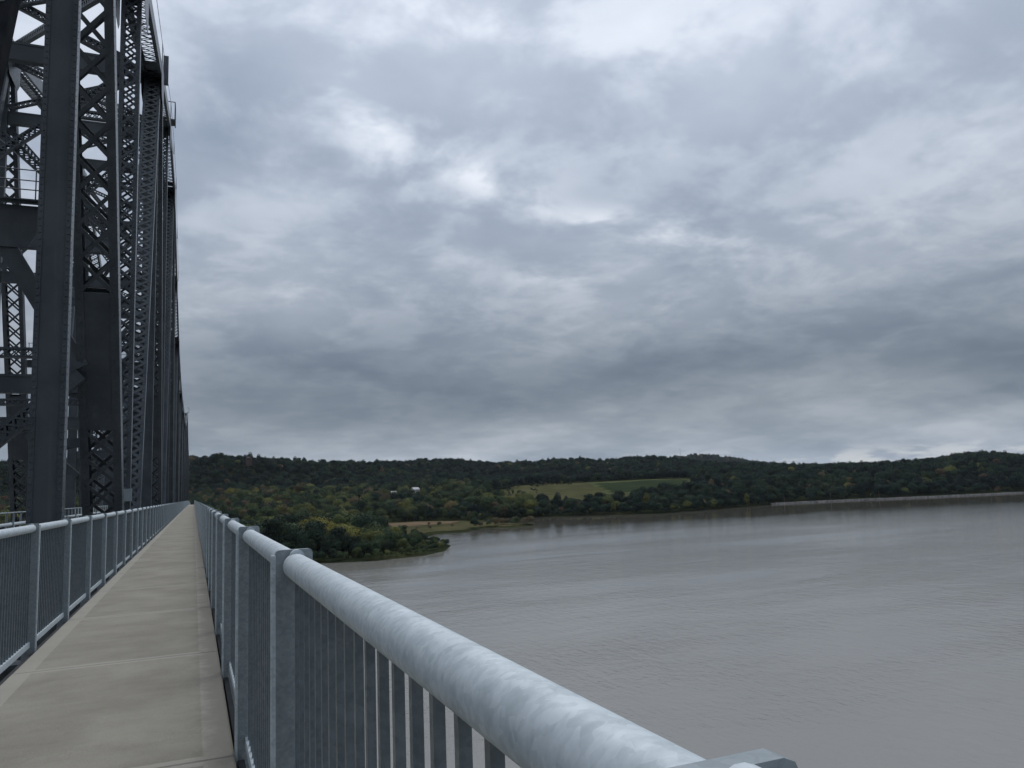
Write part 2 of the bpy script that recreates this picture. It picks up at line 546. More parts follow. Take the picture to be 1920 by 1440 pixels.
SKYL = np.array([(-60, 0.034), (-25, 0.037), (0.0, 0.039), (2.3, 0.0393), (3.7, 0.038), (4.8, 0.0342), (6.9, 0.0318), (9.9, 0.0275), (12.2, 0.0258), (14.5, 0.0248), (16.1, 0.0266),
                 (17.6, 0.0263), (19.2, 0.0232), (20.8, 0.0202), (22.4, 0.0191), (24.0, 0.0188), (25.9, 0.0209), (27.1, 0.0215), (28.3, 0.0179),
                 (29.1, 0.0167), (30.3, 0.0186), (32.6, 0.019), (33.7, 0.0168), (34.8, 0.0139), (36.0, 0.0105), (37.4, 0.0074), (39.3, 0.0054),
                 (40.7, 0.0038), (42.8, 0.0016), (44.9, -0.0005), (46.9, -0.0006), (49.4, 0.0006), (51.3, 0.0034), (52.8, 0.007), (54.0, 0.0072),
                 (55.4, 0.0037), (57, 0.001), (90, 0.004)])
RIDGE_D = np.array([(-60, 1900), (0, 1700), (10, 1800), (14, 2050), (30, 2200), (36, 2000), (40, 1750), (47, 1700), (51, 2150), (90, 2400)], float)
TREE_H = 14.0


def sst(a, b, x):
    t = np.clip((x - a) / (b - a), 0, 1)
    return t * t * (3 - 2 * t)


def ground_z(x, y):
    x = np.asarray(x, float); y = np.asarray(y, float)
    D = np.hypot(x, y); az = np.degrees(np.arctan2(x, y))
    sd = poly_sd(x, y, SHORE)
    e = np.interp(az, SKYL[:, 0], SKYL[:, 1]); Dr = np.interp(az, RIDGE_D[:, 0], RIDGE_D[:, 1])
    zr = EYE + e * Dr - TREE_H
    zb = np.minimum(-12.0, zr - 5)
    z = -44.4 + (zb + 44.4) * np.clip((D - 930) / 570, 0, 1)
    z = np.where(D > 1500, zb + (zr - zb) * sst(1500, 1, D) * 0 + (zr - zb) * sst(0, 1, np.clip((D - 1500) / (Dr - 1500), 0, 1)), z)
    z = np.where(D > Dr, zr + (-25 - zr) * sst(0, 1, np.clip((D - Dr) / 1300, 0, 1)), z)
    z = z + (vnoise(x / 90, y / 90) - 0.5) * 4 * sst(1000, 1400, D) * (1 - 0.75 * sst(0.7, 1.0, D / Dr) * (D < Dr))
    # the blue hill far behind
    z = z + 96 * np.exp(-((az - 35.6) / np.where(az > 35.6, 4.6, 5.0)) ** 2 - ((D - 5000) / 800) ** 2)
    z = np.minimum(z, -45.0 + np.maximum(sd, 0) * 0.13)
    z = np.minimum(z, -44.4 + np.where(D < 930, 0.8 * vnoise(x / 25, y / 25), 1e3))
    return np.where(sd > 0, np.maximum(z, -45.4), -45.4 - 6 * np.clip(-sd / 14, 0, 1))


def build_terrain():
    azs = np.concatenate([np.arange(-180, -60, 6.0), np.arange(-60, -6, 1.5), np.arange(-6, 62, 0.3), np.arange(62, 180, 4.0)])
    Ds = np.concatenate([np.arange(6, 420, 46), np.arange(420, 1400, 7), np.arange(1400, 2700, 22), np.geomspace(2700, 14000, 46)])
    A, D = np.meshgrid(np.radians(azs), Ds, indexing='ij')
    X = D * np.sin(A); Y = D * np.cos(A)
    Z = ground_z(X.ravel(), Y.ravel()).reshape(X.shape)
    na, nd = X.shape
    v = np.stack([X, Y, Z], -1).reshape(-1, 3)
    f = []
    for i in range(na):
        j = (i + 1) % na
        for k in range(nd - 1):
            f.append((i * nd + k, i * nd + k + 1, j * nd + k + 1, j * nd + k))
    me = bpy.data.meshes.new('terrain'); me.from_pydata(v.tolist(), [], f); me.materials.append(M['ground']); me.shade_smooth()
    return tag(link('terrain', me), 'low wooded river bank rising to a line of hills', kind='structure')


build_terrain()
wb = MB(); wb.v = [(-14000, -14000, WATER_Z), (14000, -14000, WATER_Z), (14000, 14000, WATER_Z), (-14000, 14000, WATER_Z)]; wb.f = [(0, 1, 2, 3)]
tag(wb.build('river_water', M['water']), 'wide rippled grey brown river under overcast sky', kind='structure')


def pol(az, D):
    return (D * math.sin(R(az)), D * math.cos(R(az)))


def patch(name, poly, mat, lift, step, label):
    """sheet of land cover that follows the terrain"""
    poly = np.array(poly, float)
    x0, y0 = poly.min(0); x1, y1 = poly.max(0)
    xs = np.arange(x0, x1 + step, step); ys = np.arange(y0, y1 + step, step)
    X, Y = np.meshgrid(xs, ys, indexing='ij')
    X = X + (vnoise(X / 17 + 40, Y / 17) - 0.5) * 0; sdv = poly_sd(X.ravel() , Y.ravel(), poly).reshape(X.shape)
    rag = (vnoise(X / 14, Y / 14) - 0.5) * 14
    Z = ground_z(X.ravel(), Y.ravel()).reshape(X.shape) + lift
    ok = (sdv + rag > 0) & (poly_sd(X.ravel(), Y.ravel(), SHORE).reshape(X.shape) > 0.5)
    idx = -np.ones(X.shape, int); v = []; f = []
    def vid(i, j):
        if idx[i, j] < 0:
            idx[i, j] = len(v); v.append((X[i, j], Y[i, j], Z[i, j]))
        return idx[i, j]
    for i in range(X.shape[0] - 1):
        for j in range(X.shape[1] - 1):
            if ok[i, j] and ok[i + 1, j] and ok[i, j + 1] and ok[i + 1, j + 1]:
                f.append((vid(i, j), vid(i + 1, j), vid(i + 1, j + 1), vid(i, j + 1)))
    me = bpy.data.meshes.new(name); me.from_pydata(v, [], f); me.materials.append(mat); me.shade_smooth()
    return tag(link(name, me), label, kind='structure')


MEADOW = [pol(20.2, 1120), pol(24, 1035), pol(28, 1020), pol(31.5, 1040), pol(33.5, 1150), pol(36.2, 1330), pol(36.6, 1450), pol(34.6, 1540), pol(30, 1520), pol(25, 1520), pol(22.5, 1480), pol(20.5, 1300)]
CROP = [pol(28.2, 1465), pol(29.7, 1205), pol(32.6, 1235), pol(35.2, 1340), pol(35.3, 1460), pol(34.3, 1490)]
TRACK = [pol(27.7, 1500), pol(29.1, 1190), pol(33, 1200), pol(36.0, 1320), pol(36.1, 1470), pol(34.6, 1530), pol(28.3, 1520)]
MARSH = [(20, 660), (110, 640), (185, 655), (206, 688), (231, 685), (265, 724), (287, 700), (321, 727), (302, 760), (292, 830), (262, 882), (190, 905), (90, 905), (30, 800)]
REED = [(120, 812), (190, 790), (262, 800), (280, 835), (258, 868), (190, 888), (110, 890)]
MEADOW_R = [pol(50.8, 1790), pol(53.0, 1780), pol(53.2, 1860), pol(51, 1850)]
MEADOW_L = [pol(-1, 1330), pol(5, 1330), pol(10.5, 1350), pol(10.5, 1376), pol(5, 1372), pol(-1, 1372)]
MEADOW_L2 = [pol(-1, 900), pol(2.2, 905), pol(3.5, 960), pol(1.5, 1010), pol(-1, 1000)]
patch('meadow', MEADOW, M['meadow'], 0.35, 6, 'pale green meadow sloping above the wooded river bank')
patch('mown_track', TRACK, M['track'], 0.65, 6, 'light green mown strip around the dark crop field')
patch('crop_field', CROP, M['crop'], 0.95, 5, 'dark green row crop field beside the meadow')
patch('marsh', MARSH, M['marsh'], 0.15, 4, 'olive marsh flat at the water edge behind the wooded point')
patch('reed_bed', REED, M['reed'], 0.45, 4, 'tan dry reed bed behind the marsh flat')
patch('meadow', MEADOW_R, M['meadow'], 0.4, 6, 'small pale clearing low on the right hill')
patch('meadow', MEADOW_L, M['meadow'], 0.4, 6, 'narrow clearing at the foot of the left hill')
patch('meadow', MEADOW_L2, M['track'], 0.3, 6, 'light green field beside the far end of the railings')


# ------------------------------------------------------------------ trees
def crown_mesh(name, seed, h, w, lobes, nq, q0, q1, low=0.12):
    rg = np.random.default_rng(seed)
    L = [(np.array([0, 0, h * 0.55]), np.array([w * 0.40, w * 0.40, h * 0.40]))]
    for k in range(lobes):
        a = 2 * math.pi * (k + rg.random() * 0.7) / lobes; rr = w * (0.16 + 0.22 * rg.random())
        zz = h * (0.28 + 0.52 * rg.random()); s = w * (0.17 + 0.13 * rg.random())
        L.append((np.array([rr * math.cos(a), rr * math.sin(a), zz]), np.array([s, s, s * (0.75 + 0.5 * rg.random())])))
    vol = np.array([l[1].prod() ** 0.75 for l in L]); vol /= vol.sum()
    v = []; f = []
    for _ in range(nq):
        c, r = L[rg.choice(len(L), p=vol)]
        d = rg.normal(size=3); d /= np.linalg.norm(d)
        if d[2] < -0.3: d[2] *= -0.6
        p = c + d * r * (0.80 + 0.30 * rg.random())
        if p[2] < h * low: p[2] = h * (low + 0.1 * rg.random())
        nrm = d + rg.normal(size=3) * 0.33 + np.array([0, 0, 0.25]); nrm /= np.linalg.norm(nrm)
        u = np.cross(nrm, rg.normal(size=3)); u /= np.linalg.norm(u); t = np.cross(nrm, u)
        s = q0 + (q1 - q0) * rg.random(); s2 = s * (0.55 + 0.4 * rg.random())
        i = len(v)
        for a, b in ((-1, -0.35), (0.1, -1), (1, 0.3), (-0.2, 1)):
            v.append(tuple(p + u * a * s * 0.5 + t * b * s2 * 0.5))
        f.append((i, i + 1, i + 2, i + 3))
    me = bpy.data.meshes.new(name); me.from_pydata(v, [], f); me.materials.append(M['leaf'])
    return me


def trunk_mesh(name, seed, h, r):
    rg = random.Random(seed)
    b = MB()
    p = Vector((0, 0, -1.2)); top = Vector((rg.uniform(-.5, .5), rg.uniform(-.5, .5), h * 0.6))
    mid = Vector((rg.uniform(-.3, .3), rg.uniform(-.3, .3), h * 0.3))
    b.tube(p, mid, r * 1.25, 7, r * 0.9, cap=False); b.tube(mid, top, r * 0.9, 7, r * 0.45)
    for k in range(5):
        a = rg.uniform(0, 6.28); z0 = h * rg.uniform(0.22, 0.5); s = mid.lerp(top, max(0, (z0 - h * 0.3) / (h * 0.3)))
        s = Vector((s.x, s.y, z0))
        b.tube(s, s + Vector((math.cos(a) * h * .22, math.sin(a) * h * .22, h * .2)), r * 0.4, 5, r * 0.12)
    return b.mesh(name, M['bark'], True)


CROWNS = [crown_mesh('crown', 1, 14, 12.5, 9, 2400, .5, 1.0), crown_mesh('crown', 2, 15, 11, 8, 2200, .5, 1.0), crown_mesh('crown', 3, 13, 13.5, 10, 2600, .5, 1.0),
          crown_mesh('crown', 4, 16, 10, 7, 2000, .5, 1.0), crown_mesh('crown', 5, 12, 11.5, 9, 2200, .5, .95), crown_mesh('crown', 6, 17, 8.5, 6, 1900, .5, .95, 0.06)]
TRUNKS = [trunk_mesh('trunk', i + 20, h, .26) for i, h in enumerate((14, 15, 13, 16, 12, 17))]
SHRUB = [crown_mesh('crown', 11, 6, 6.5, 7, 650, .4, .8, 0.02), crown_mesh('crown', 12, 5, 5.5, 6, 520, .35, .7, 0.02)]
STEMS = [trunk_mesh('stem', 41, 6, .1), trunk_mesh('stem', 42, 5, .09)]


def tree_points():
    pts = []
    def field(x0, x1, y0, y1, sp):
        xs = np.arange(x0, x1, sp); ys = np.arange(y0, y1, sp)
        X, Y = np.meshgrid(xs, ys, indexing='ij')
        X = X + RNG.uniform(-.45, .45, X.shape) * sp; Y = Y + RNG.uniform(-.45, .45, Y.shape) * sp
        return X.ravel(), Y.ravel()
    X1, Y1 = field(-120, 700, 478, 1000, 8.0)
    X2, Y2 = field(-900, 2300, 560, 2700, 9.8)
    n1 = np.hypot(X1, Y1) < 960; X1, Y1 = X1[n1], Y1[n1]
    n2 = np.hypot(X2, Y2) >= 960; X2, Y2 = X2[n2], Y2[n2]
    X3, Y3 = field(1900, 4300, 2700, 5400, 24)
    D3 = np.hypot(X3, Y3); k = (D3 > 3900) & (D3 < 5300); X3, Y3 = X3[k], Y3[k]
    ex, ey = [], []
    for (ax, ay), (bx, by) in list(zip(SHORE[3:10], SHORE[4:11])) + list(zip(SHORE[18:23], SHORE[19:24])):
        L = math.hypot(bx - ax, by - ay); nx, ny = -(by - ay) / L, (bx - ax) / L
        for t in np.arange(0, L, 3.6):
            o = RNG.uniform(0.5, 4.0)
            ex.append(ax + (bx - ax) * t / L + nx * o); ey.append(ay + (by - ay) * t / L + ny * o)
    X4, Y4 = np.array(ex), np.array(ey)
    X = np.concatenate([X1, X2, X3, X4]); Y = np.concatenate([Y1, Y2, Y3, Y4])
    big = np.concatenate([np.full(len(X1), .86), np.full(len(X2), 1.02), np.full(len(X3), 2.0), np.full(len(X4), .85)])
    D = np.hypot(X, Y); az = np.degrees(np.arctan2(X, Y))
    keep = (az > -24) & (az < 60) & (poly_sd(X, Y, SHORE) > 0.3)
    Dr = np.interp(az, RIDGE_D[:, 0], RIDGE_D[:, 1])
    keep &= (D < Dr + 130) | (D > 3900)
    for pg, mg in ((TRACK, 3), (MARSH, 0), (MEADOW_R, 0), (MEADOW_L, 0), (MEADOW_L2, 0)):
        keep &= poly_sd(X, Y, np.array(pg)) < -mg
    sm = poly_sd(X, Y, np.array(MEADOW))
    keep &= (sm < -1) | ((az < 24.5) & (vnoise(X / 22, Y / 22) > 0.68)) | ((D > 1420) & (az < 27) & (vnoise(X / 20, Y / 30) > 0.62))
    lowf = np.ones(len(X))
    for hx, hy, hr, hf in CLEAR:
        # low growth on the side facing the river so that the house shows over the trees
        hd = math.hypot(hx, hy)
        t = (X * hx + Y * hy) / hd; s = np.abs(X * hy - Y * hx) / hd
        keep &= ~((s < hr) & (np.abs(t - hd) < hr))
        lowf = np.where((s < hr * 1.1) & (t > hd - hf) & (t < hd), 0.42, lowf)
    # under the bridge
    keep &= ~((X > -22) & (X < 8) & (Y < 565))
    X, Y, D, az, big, sm = X[keep], Y[keep], D[keep], az[keep], (big * lowf)[keep], sm[keep]
    Z = ground_z(X, Y)
    sd = poly_sd(X, Y, SHORE)
    n = len(X)
    sc = big * (0.52 + 1.0 * RNG.random(n) ** 1.7)
    isl = (D < 680) & (X < 190)
    sc = np.where(isl, sc * np.clip(0.40 + sd / 42, 0.40, 1.40), sc)
    sc = np.where(isl, sc * np.interp(az, [9, 10.8, 13.5, 17], [1, 1, .72, .58]), sc)
    sc = np.where(sm > -1, sc * 0.42, sc)
    sc = np.where((sd < 9) & ~isl, sc * 0.72, sc)
    # species patches
    pn = vnoise(X / 55 + 9, Y / 55 + 3)
    tint = 0.03 + 0.26 * RNG.random(n) + 0.22 * (pn - 0.4)
    low = (D < 1450) & (az < 24)
    tint = np.where(low, 0.16 + 0.40 * RNG.random(n) + 0.40 * (pn - 0.45), tint)
    rare = RNG.random(n)
    tint = np.where((rare > 0.955) & ((D < 1000) | (rare > 0.985)), 0.56 + 0.14 * RNG.random(n), tint)
    tint = np.where(((rare < 0.03) & (D < 1500)) | (rare < 0.008) | ((rare < 0.16) & low & (az < 6.5) & (D > 650)), 0.88 + 0.12 * RNG.random(n), tint)
    tint = np.where((D > 1500) & (tint > 0.62) & (rare > 0.3), 0.3, tint)
    tint = np.where(isl, 0.20 + 0.34 * RNG.random(n) + 0.40 * (vnoise(X / 20, Y / 20) - 0.45), tint)
    gold = isl & (np.hypot(X - 92, Y - 560) < 34)
    tint = np.where(gold, 0.60 + 0.16 * RNG.random(n), tint)
    return X, Y, Z, sc, np.clip(tint, 0, 1), D, az, sd, isl


HOUSES = [  # az, D, name, length, depth, wall h, roof h, turn, roof mat, label
    (13.59, 1350, 11, 8, 5.0, 2.6, 20, 'paleroof', 'small white house half hidden by trees, left of the gabled one'),
    (15.18, 1385, 17, 9, 5.5, 3.6, 35, 'paleroof', 'white gabled house above the trees at the foot of the hill'),
    (16.46, 1430, 14, 6, 3.0, 2.0, 10, 'paleroof', 'low pale roofed shed right of the white gabled house'),
    (11.40, 1290, 7, 6, 4.0, 2.2, 60, 'paleroof', 'tiny white house beside a yellow green tree, leftmost of the houses'),
    (53.92, 2000, 16, 9, 5.5, 3.0, -20, 'roof', 'white farmhouse in the woods of the right hill'),
]
CLEAR = [(*pol(a, d), max(l, 8) * 0.75, 150) for a, d, l, *_ in HOUSES] + [(*pol(3.55, 1640), 11, 25)]

TX, TY, TZ, TS, TT, TD, TA, TSD, TISL = tree_points()
# spit shrubs and other single plants are added by hand below; the largest in view become individual trees
order = np.argsort(-(TS * 14 / TD) * ((TA > 4.2) & (TA < 57)))
N_IND = 285
ind = [int(i) for i in order[:N_IND]]
indset = set(ind)

GOLD = (48.2, 557.9)


def place_tree(x, y, z, s, tint, var, label, cat, group, name='tree', crowns=None, trunks=None, rz=None, sz=1.0):
    t = empty(name, (x, y, z))
    t.rotation_euler.z = random.uniform(0, 6.28) if rz is None else rz
    t.scale = (s, s, s * sz)
    tag(t, label, cat, group)
    c = link('crown', (crowns or CROWNS)[var], t); c['tint'] = float(tint)
    k = link('trunk' if name != 'shrub' else 'stem', (trunks or TRUNKS)[var], t)
    return t, c


first_crowns = {}
ORD = ['first', 'second', 'third', 'fourth', 'fifth', 'sixth', 'seventh', 'eighth', 'ninth', 'tenth', 'eleventh', 'twelfth', 'thirteenth', 'fourteenth',
       'fifteenth', 'sixteenth', 'seventeenth', 'eighteenth', 'nineteenth', 'twentieth']


def tree_label(i):
    tint, s, az = TT[i], TS[i], TA[i]
    hue = 'russet' if tint > .87 else 'yellow green' if tint > .6 else 'olive' if tint > .48 else 'mid green' if tint > .34 else 'dark green'
    size = 'tall' if s > 1.15 else 'low' if s < .62 else 'medium'
    if TISL[i]:
        part = 'near the railing' if az < 8 else 'left of middle' if az < 11 else 'at its middle' if az < 14 else 'right of middle' if az < 16.5 else 'at the tip'
        row = 'waterline' if TSD[i] < 9 else 'front' if TSD[i] < 28 else 'back'
        return f'{size} {hue} tree, {row} of wooded point, {part}', 'trees on the wooded point'
    if az < 20:
        part = 'beside the railing' if az < 7 else 'left of the houses' if az < 13 else 'below the houses' if az < 17 else 'left of the meadow'
        return f'{size} {hue} tree, flats behind marsh, {part}', 'trees on the flats behind the marsh'
    part = 'below left meadow' if az < 28.5 else 'below crop field' if az < 36 else 'before the embankment' if az < 41.5 else 'above the embankment'
    return f'{size} {hue} tree on far bank {part}', 'trees on the far bank'


labels = {i: tree_label(i) for i in ind}
same = {}
for i in sorted(ind, key=lambda q: TA[q]):
    same.setdefault(labels[i][0], []).append(i)
for lab, members in same.items():
    if 1 < len(members) <= len(ORD):
        for n_, i in enumerate(members):
            labels[i] = (f'{lab}, {ORD[n_]} from left', labels[i][1])
for i in ind:
    x, y, z, s, tint = TX[i], TY[i], TZ[i], TS[i], TT[i]
    var = random.randrange(6)
    t, c = place_tree(x, y, z, s, tint, var, labels[i][0], 'tree', labels[i][1])
    first_crowns.setdefault(var, c)

gz = lambda x, y: float(ground_z(np.array([x]), np.array([y]))[0])
# trees that stand out
t, c = place_tree(48.2, 557, gz(48, 557), 1.05, 0.84, 2, 'bright yellow tree just right of the receding railing', 'tree', None)
t, c = place_tree(44.0, 566, gz(44, 566), 0.9, 0.80, 0, 'smaller yellow tree against the left side of the bright yellow one', 'tree', None)
x, y = pol(39.1, 1050); place_tree(x, y, gz(x, y), 1.0, 0.64, 5, 'slim yellowish tree on the far bank near the embankment start', 'tree', None)
x, y = pol(50.55, 1262); place_tree(x, y, gz(x, y) + 3, 1.15, 0.66, 2, 'round yellow green tree above the stone embankment', 'tree', None)
x, y = pol(49.4, 1250); place_tree(x, y, gz(x, y) + 1, 0.85, 0.56, 4, 'smaller grey green tree left of the round yellow green one', 'tree', None)
x, y = pol(19.3, 1000); place_tree(x, y, gz(x, y), 0.95, 0.66, 3, 'slim yellow green tree behind the right end of the marsh', 'tree', None)
spots = []
for k in range(34):
    tt = random.random()
    if k < 22:
        x = 258 + tt * 66; y = 722 + (tt - .5) * 14 + random.uniform(-12, 16)
    else:
        x = 130 + tt * 110; y = 715 + random.uniform(-10, 90)
    if poly_sd(np.array([x]), np.array([y]), SHORE)[0] >= 1.5:
        spots.append((k < 22, math.atan2(x, y), x, y))
for spit in (True, False):
    for k, (_, a_, x, y) in enumerate(sorted(q for q in spots if q[0] == spit)):
        lab = f'grey brown shrub on the spit at the marsh tip, {ORD[k]} from left' if spit else f'low brown bush alone on the marsh flat, {ORD[k]} from left'
        place_tree(x, y, gz(x, y), random.uniform(.9, 1.5) * (1 if spit else .6), random.choice((.89, .91, .90, .45)), k % 2, lab, 'shrub',
                   'shrubs on the marsh spit' if spit else 'bushes on the marsh flat', 'shrub', SHRUB, STEMS)

# the rest of the woods as one mass
rest = [i for i in range(len(TX)) if i not in indset]


def build_forest(name, idx, label, crowns):
    me = bpy.data.meshes.new(name)
    co = np.stack([TX[idx], TY[idx], TZ[idx]], -1)
    me.from_pydata(co.tolist(), [], [])
    n = len(idx)
    a = me.attributes.new('tint', 'FLOAT', 'POINT'); a.data.foreach_set('value', TT[idx].astype(np.float32))
    a = me.attributes.new('tree_scale', 'FLOAT', 'POINT'); a.data.foreach_set('value', TS[idx].astype(np.float32))
    a = me.attributes.new('turn', 'FLOAT', 'POINT'); a.data.foreach_set('value', (RNG.random(n) * 6.28).astype(np.float32))
    a = me.attributes.new('variant', 'INT', 'POINT'); a.data.foreach_set('value', RNG.integers(0, len(crowns), n).astype(np.int32))
    o = link(name, me)
    tag(o, label, 'woods', kind='stuff')
    ng = bpy.data.node_groups.new(name, 'GeometryNodeTree')
    ng.interface.new_socket('Geometry', in_out='INPUT', socket_type='NodeSocketGeometry')
    ng.interface.new_socket('Geometry', in_out='OUTPUT', socket_type='NodeSocketGeometry')
    N, Lk = ng.nodes, ng.links
    gi = N.new('NodeGroupInput'); go = N.new('NodeGroupOutput')
    join = N.new('GeometryNodeJoinGeometry')
    for c in crowns:
        oi = N.new('GeometryNodeObjectInfo'); oi.inputs['Object'].default_value = c; oi.inputs['As Instance'].default_value = True
        oi.transform_space = 'ORIGINAL'
        Lk.new(oi.outputs['Geometry'], join.inputs[0])
    def attr(nm, dt):
        q = N.new('GeometryNodeInputNamedAttribute'); q.data_type = dt; q.inputs[0].default_value = nm
        return q.outputs[0]
    ip = N.new('GeometryNodeInstanceOnPoints')
    Lk.new(gi.outputs[0], ip.inputs['Points']); Lk.new(join.outputs[0], ip.inputs['Instance'])
    ip.inputs['Pick Instance'].default_value = True
    Lk.new(attr('variant', 'INT'), ip.inputs['Instance Index'])
    cx = N.new('ShaderNodeCombineXYZ'); Lk.new(attr('turn', 'FLOAT'), cx.inputs[2]); Lk.new(cx.outputs[0], ip.inputs['Rotation'])
    Lk.new(attr('tree_scale', 'FLOAT'), ip.inputs['Scale'])
    Lk.new(ip.outputs[0], go.inputs[0])
    md = o.modifiers.new('trees', 'NODES'); md.node_group = ng
    return o


CR = [first_crowns[k] for k in sorted(first_crowns)]
rest = np.array(rest)
rD = TD[rest]; rA = TA[rest]
build_forest('woods', rest[rD <= 1500], 'mixed green woods on the low land along the river', CR)
build_forest('woods', rest[(rD > 1500) & (rD < 3500)], 'dark woods covering the line of hills', CR)
build_forest('woods', rest[rD >= 3500], 'blue grey wooded hill far behind the others', CR)


# ------------------------------------------------------------------ houses, castle, mast, embankment
def house(az, D, ln, dp, wh, rh, turn, rm, label, wall='white', name='house'):
    x, y = pol(az, D)
    h = empty(name, (x, y, gz(x, y)))
    h.rotation_euler.z = R(turn)
    tag(h, label, 'house')
    b = MB(); b.box(-ln / 2, ln / 2, -dp / 2, dp / 2, -2, wh)
    b.prism([(-dp / 2, 0), (dp / 2, 0), (0, rh)], lambda u, v, t: (t, u, wh + v), -ln / 2, ln / 2)
    b.build('wall', M[wall], h)
    b = MB(); o = .35
    for s in (-1, 1):
        p = Vector((0, s * (dp / 2 + o), wh - o * rh / (dp / 2))); q = Vector((0, 0, wh + rh + .02))
        nrm = Vector((0, s * rh, dp / 2)).normalized()
        b.obox((p + q) / 2 + nrm * .12, (ln / 2 + o, 0, 0), (q - p) / 2, nrm * .1)
    r = b.build('roof', M[rm], h)
    b = MB(); b.box(ln * .2, ln * .2 + .9, -.45, .45, wh + rh - .6, wh + rh + 1.4); b.build('chimney', M['brick'], r)
    n = max(2, int(ln / 3.5))
    for k in range(n):
        xx = -ln / 2 + (k + .5) * ln / n
        b = MB(); b.box(-.55, .55, -.04, .04, -.8, .8)
        g = b.build('window', M['glass'], h, (xx, -dp / 2 - .03, wh * .6))
        b = MB(); b.box(-.7, .7, -.05, .05, -.98, -.82); b.build('sill', M[wall], g)
    b = MB(); b.box(-.5, .5, -.05, .05, 0, 2.1); b.build('door', M['brick'], h, (ln / 2 - 1.2 if n < 3 else 0, -dp / 2 - .04, 0.05))
    b = MB(); b.box(-.04, .04, -.5, .5, -.7, .7); b.build('window', M['glass'], h, (-ln / 2 - .03, 0, wh + rh * .25))
    return h


for (a, d, ln, dp, wh, rh, tu, rm, lab) in HOUSES:
    house(a, d, ln, dp, wh, rh, tu, rm, lab)


def castle():
    x, y = pol(3.55, 1640)
    z = 57.0
    h = empty('brick_mansion', (x, y, z)); h.scale = (.50, .50, .66); tag(h, 'reddish brick mansion with towers on top of the left hill', 'house')
    b = MB(); b.box(-9, 7, -7, 7, -16, 9); b.build('wall', M['brick'], h)
    t = MB(); t.box(-4, 4, -4, 4, -16, 15); tw = t.build('tower', M['brick'], h, (9, -3, 0))
    r = MB()
    for k, (zz, rr) in enumerate(((15, 4.6), (16.2, 4.4), (20.5, .25))):
        for a in range(4):
            r.v.append((rr * math.cos(math.pi / 4 + a * math.pi / 2) * 1.2, rr * math.sin(math.pi / 4 + a * math.pi / 2) * 1.2, zz))
    for k in range(2):
        for a in range(4):
            r.f.append((k * 4 + a, k * 4 + (a + 1) % 4, k * 4 + 4 + (a + 1) % 4, k * 4 + 4 + a))
    r.f += [(3, 2, 1, 0), (8, 9, 10, 11)]
    r.build('tower_roof', M['roof'], tw)
    t = MB(); t.box(-2, 2, -2, 2, -16, 12.5); t2 = t.build('tower', M['brick'], h, (-9, -4, 0))
    r = MB(); r.tube((0, 0, 12.5), (0, 0, 17), 2.7, 8, .1); r.build('tower_roof', M['roof'], t2)
    r = MB(); r.prism([(-7.5, 0), (7.5, 0), (4, 2.5), (-4, 2.5)], lambda u, v, q: (q, u, 9 + v), -9.5, 7.5); r.build('roof', M['roof'], h)
    for k in range(4):
        b = MB(); b.box(-.8, .8, -.06, .06, -1.5, 1.5); b.build('window', M['glass'], h, (-7 + k * 3.6, -7.05, 4))


castle()


def mast():
    x, y = pol(34.7, 4900)
    m = empty('radio_mast', (x, y, gz(x, y))); tag(m, 'thin radio mast on the far blue hill', 'mast')
    H = 82
    for s in ((-1, -1), (1, -1), (0, 1.2)):
        b = MB(); b.tube((s[0] * 1.3, s[1] * 1.3, -2), (s[0] * .5, s[1] * .5, H), .35, 5, .25); b.build('leg', M['galv'], m)
    b = MB()
    for k in range(20):
        z0 = k * H / 20; z1 = z0 + H / 20
        f0 = 1.3 - .8 * z0 / H; f1 = 1.3 - .8 * z1 / H
        c = [(-1, -1), (1, -1), (0, 1.2)]
        for j in range(3):
            p, q = c[j], c[(j + 1) % 3]
            b.tube((p[0] * f0, p[1] * f0, z0), (q[0] * f1, q[1] * f1, z1), .13, 4)
    tag(b.build('lacing', M['galv'], m), kind='stuff')
    b = MB(); b.tube((0, 0, H - .5), (0, 0, H + 8), .22, 5); b.build('antenna', M['galv'], m)


mast()


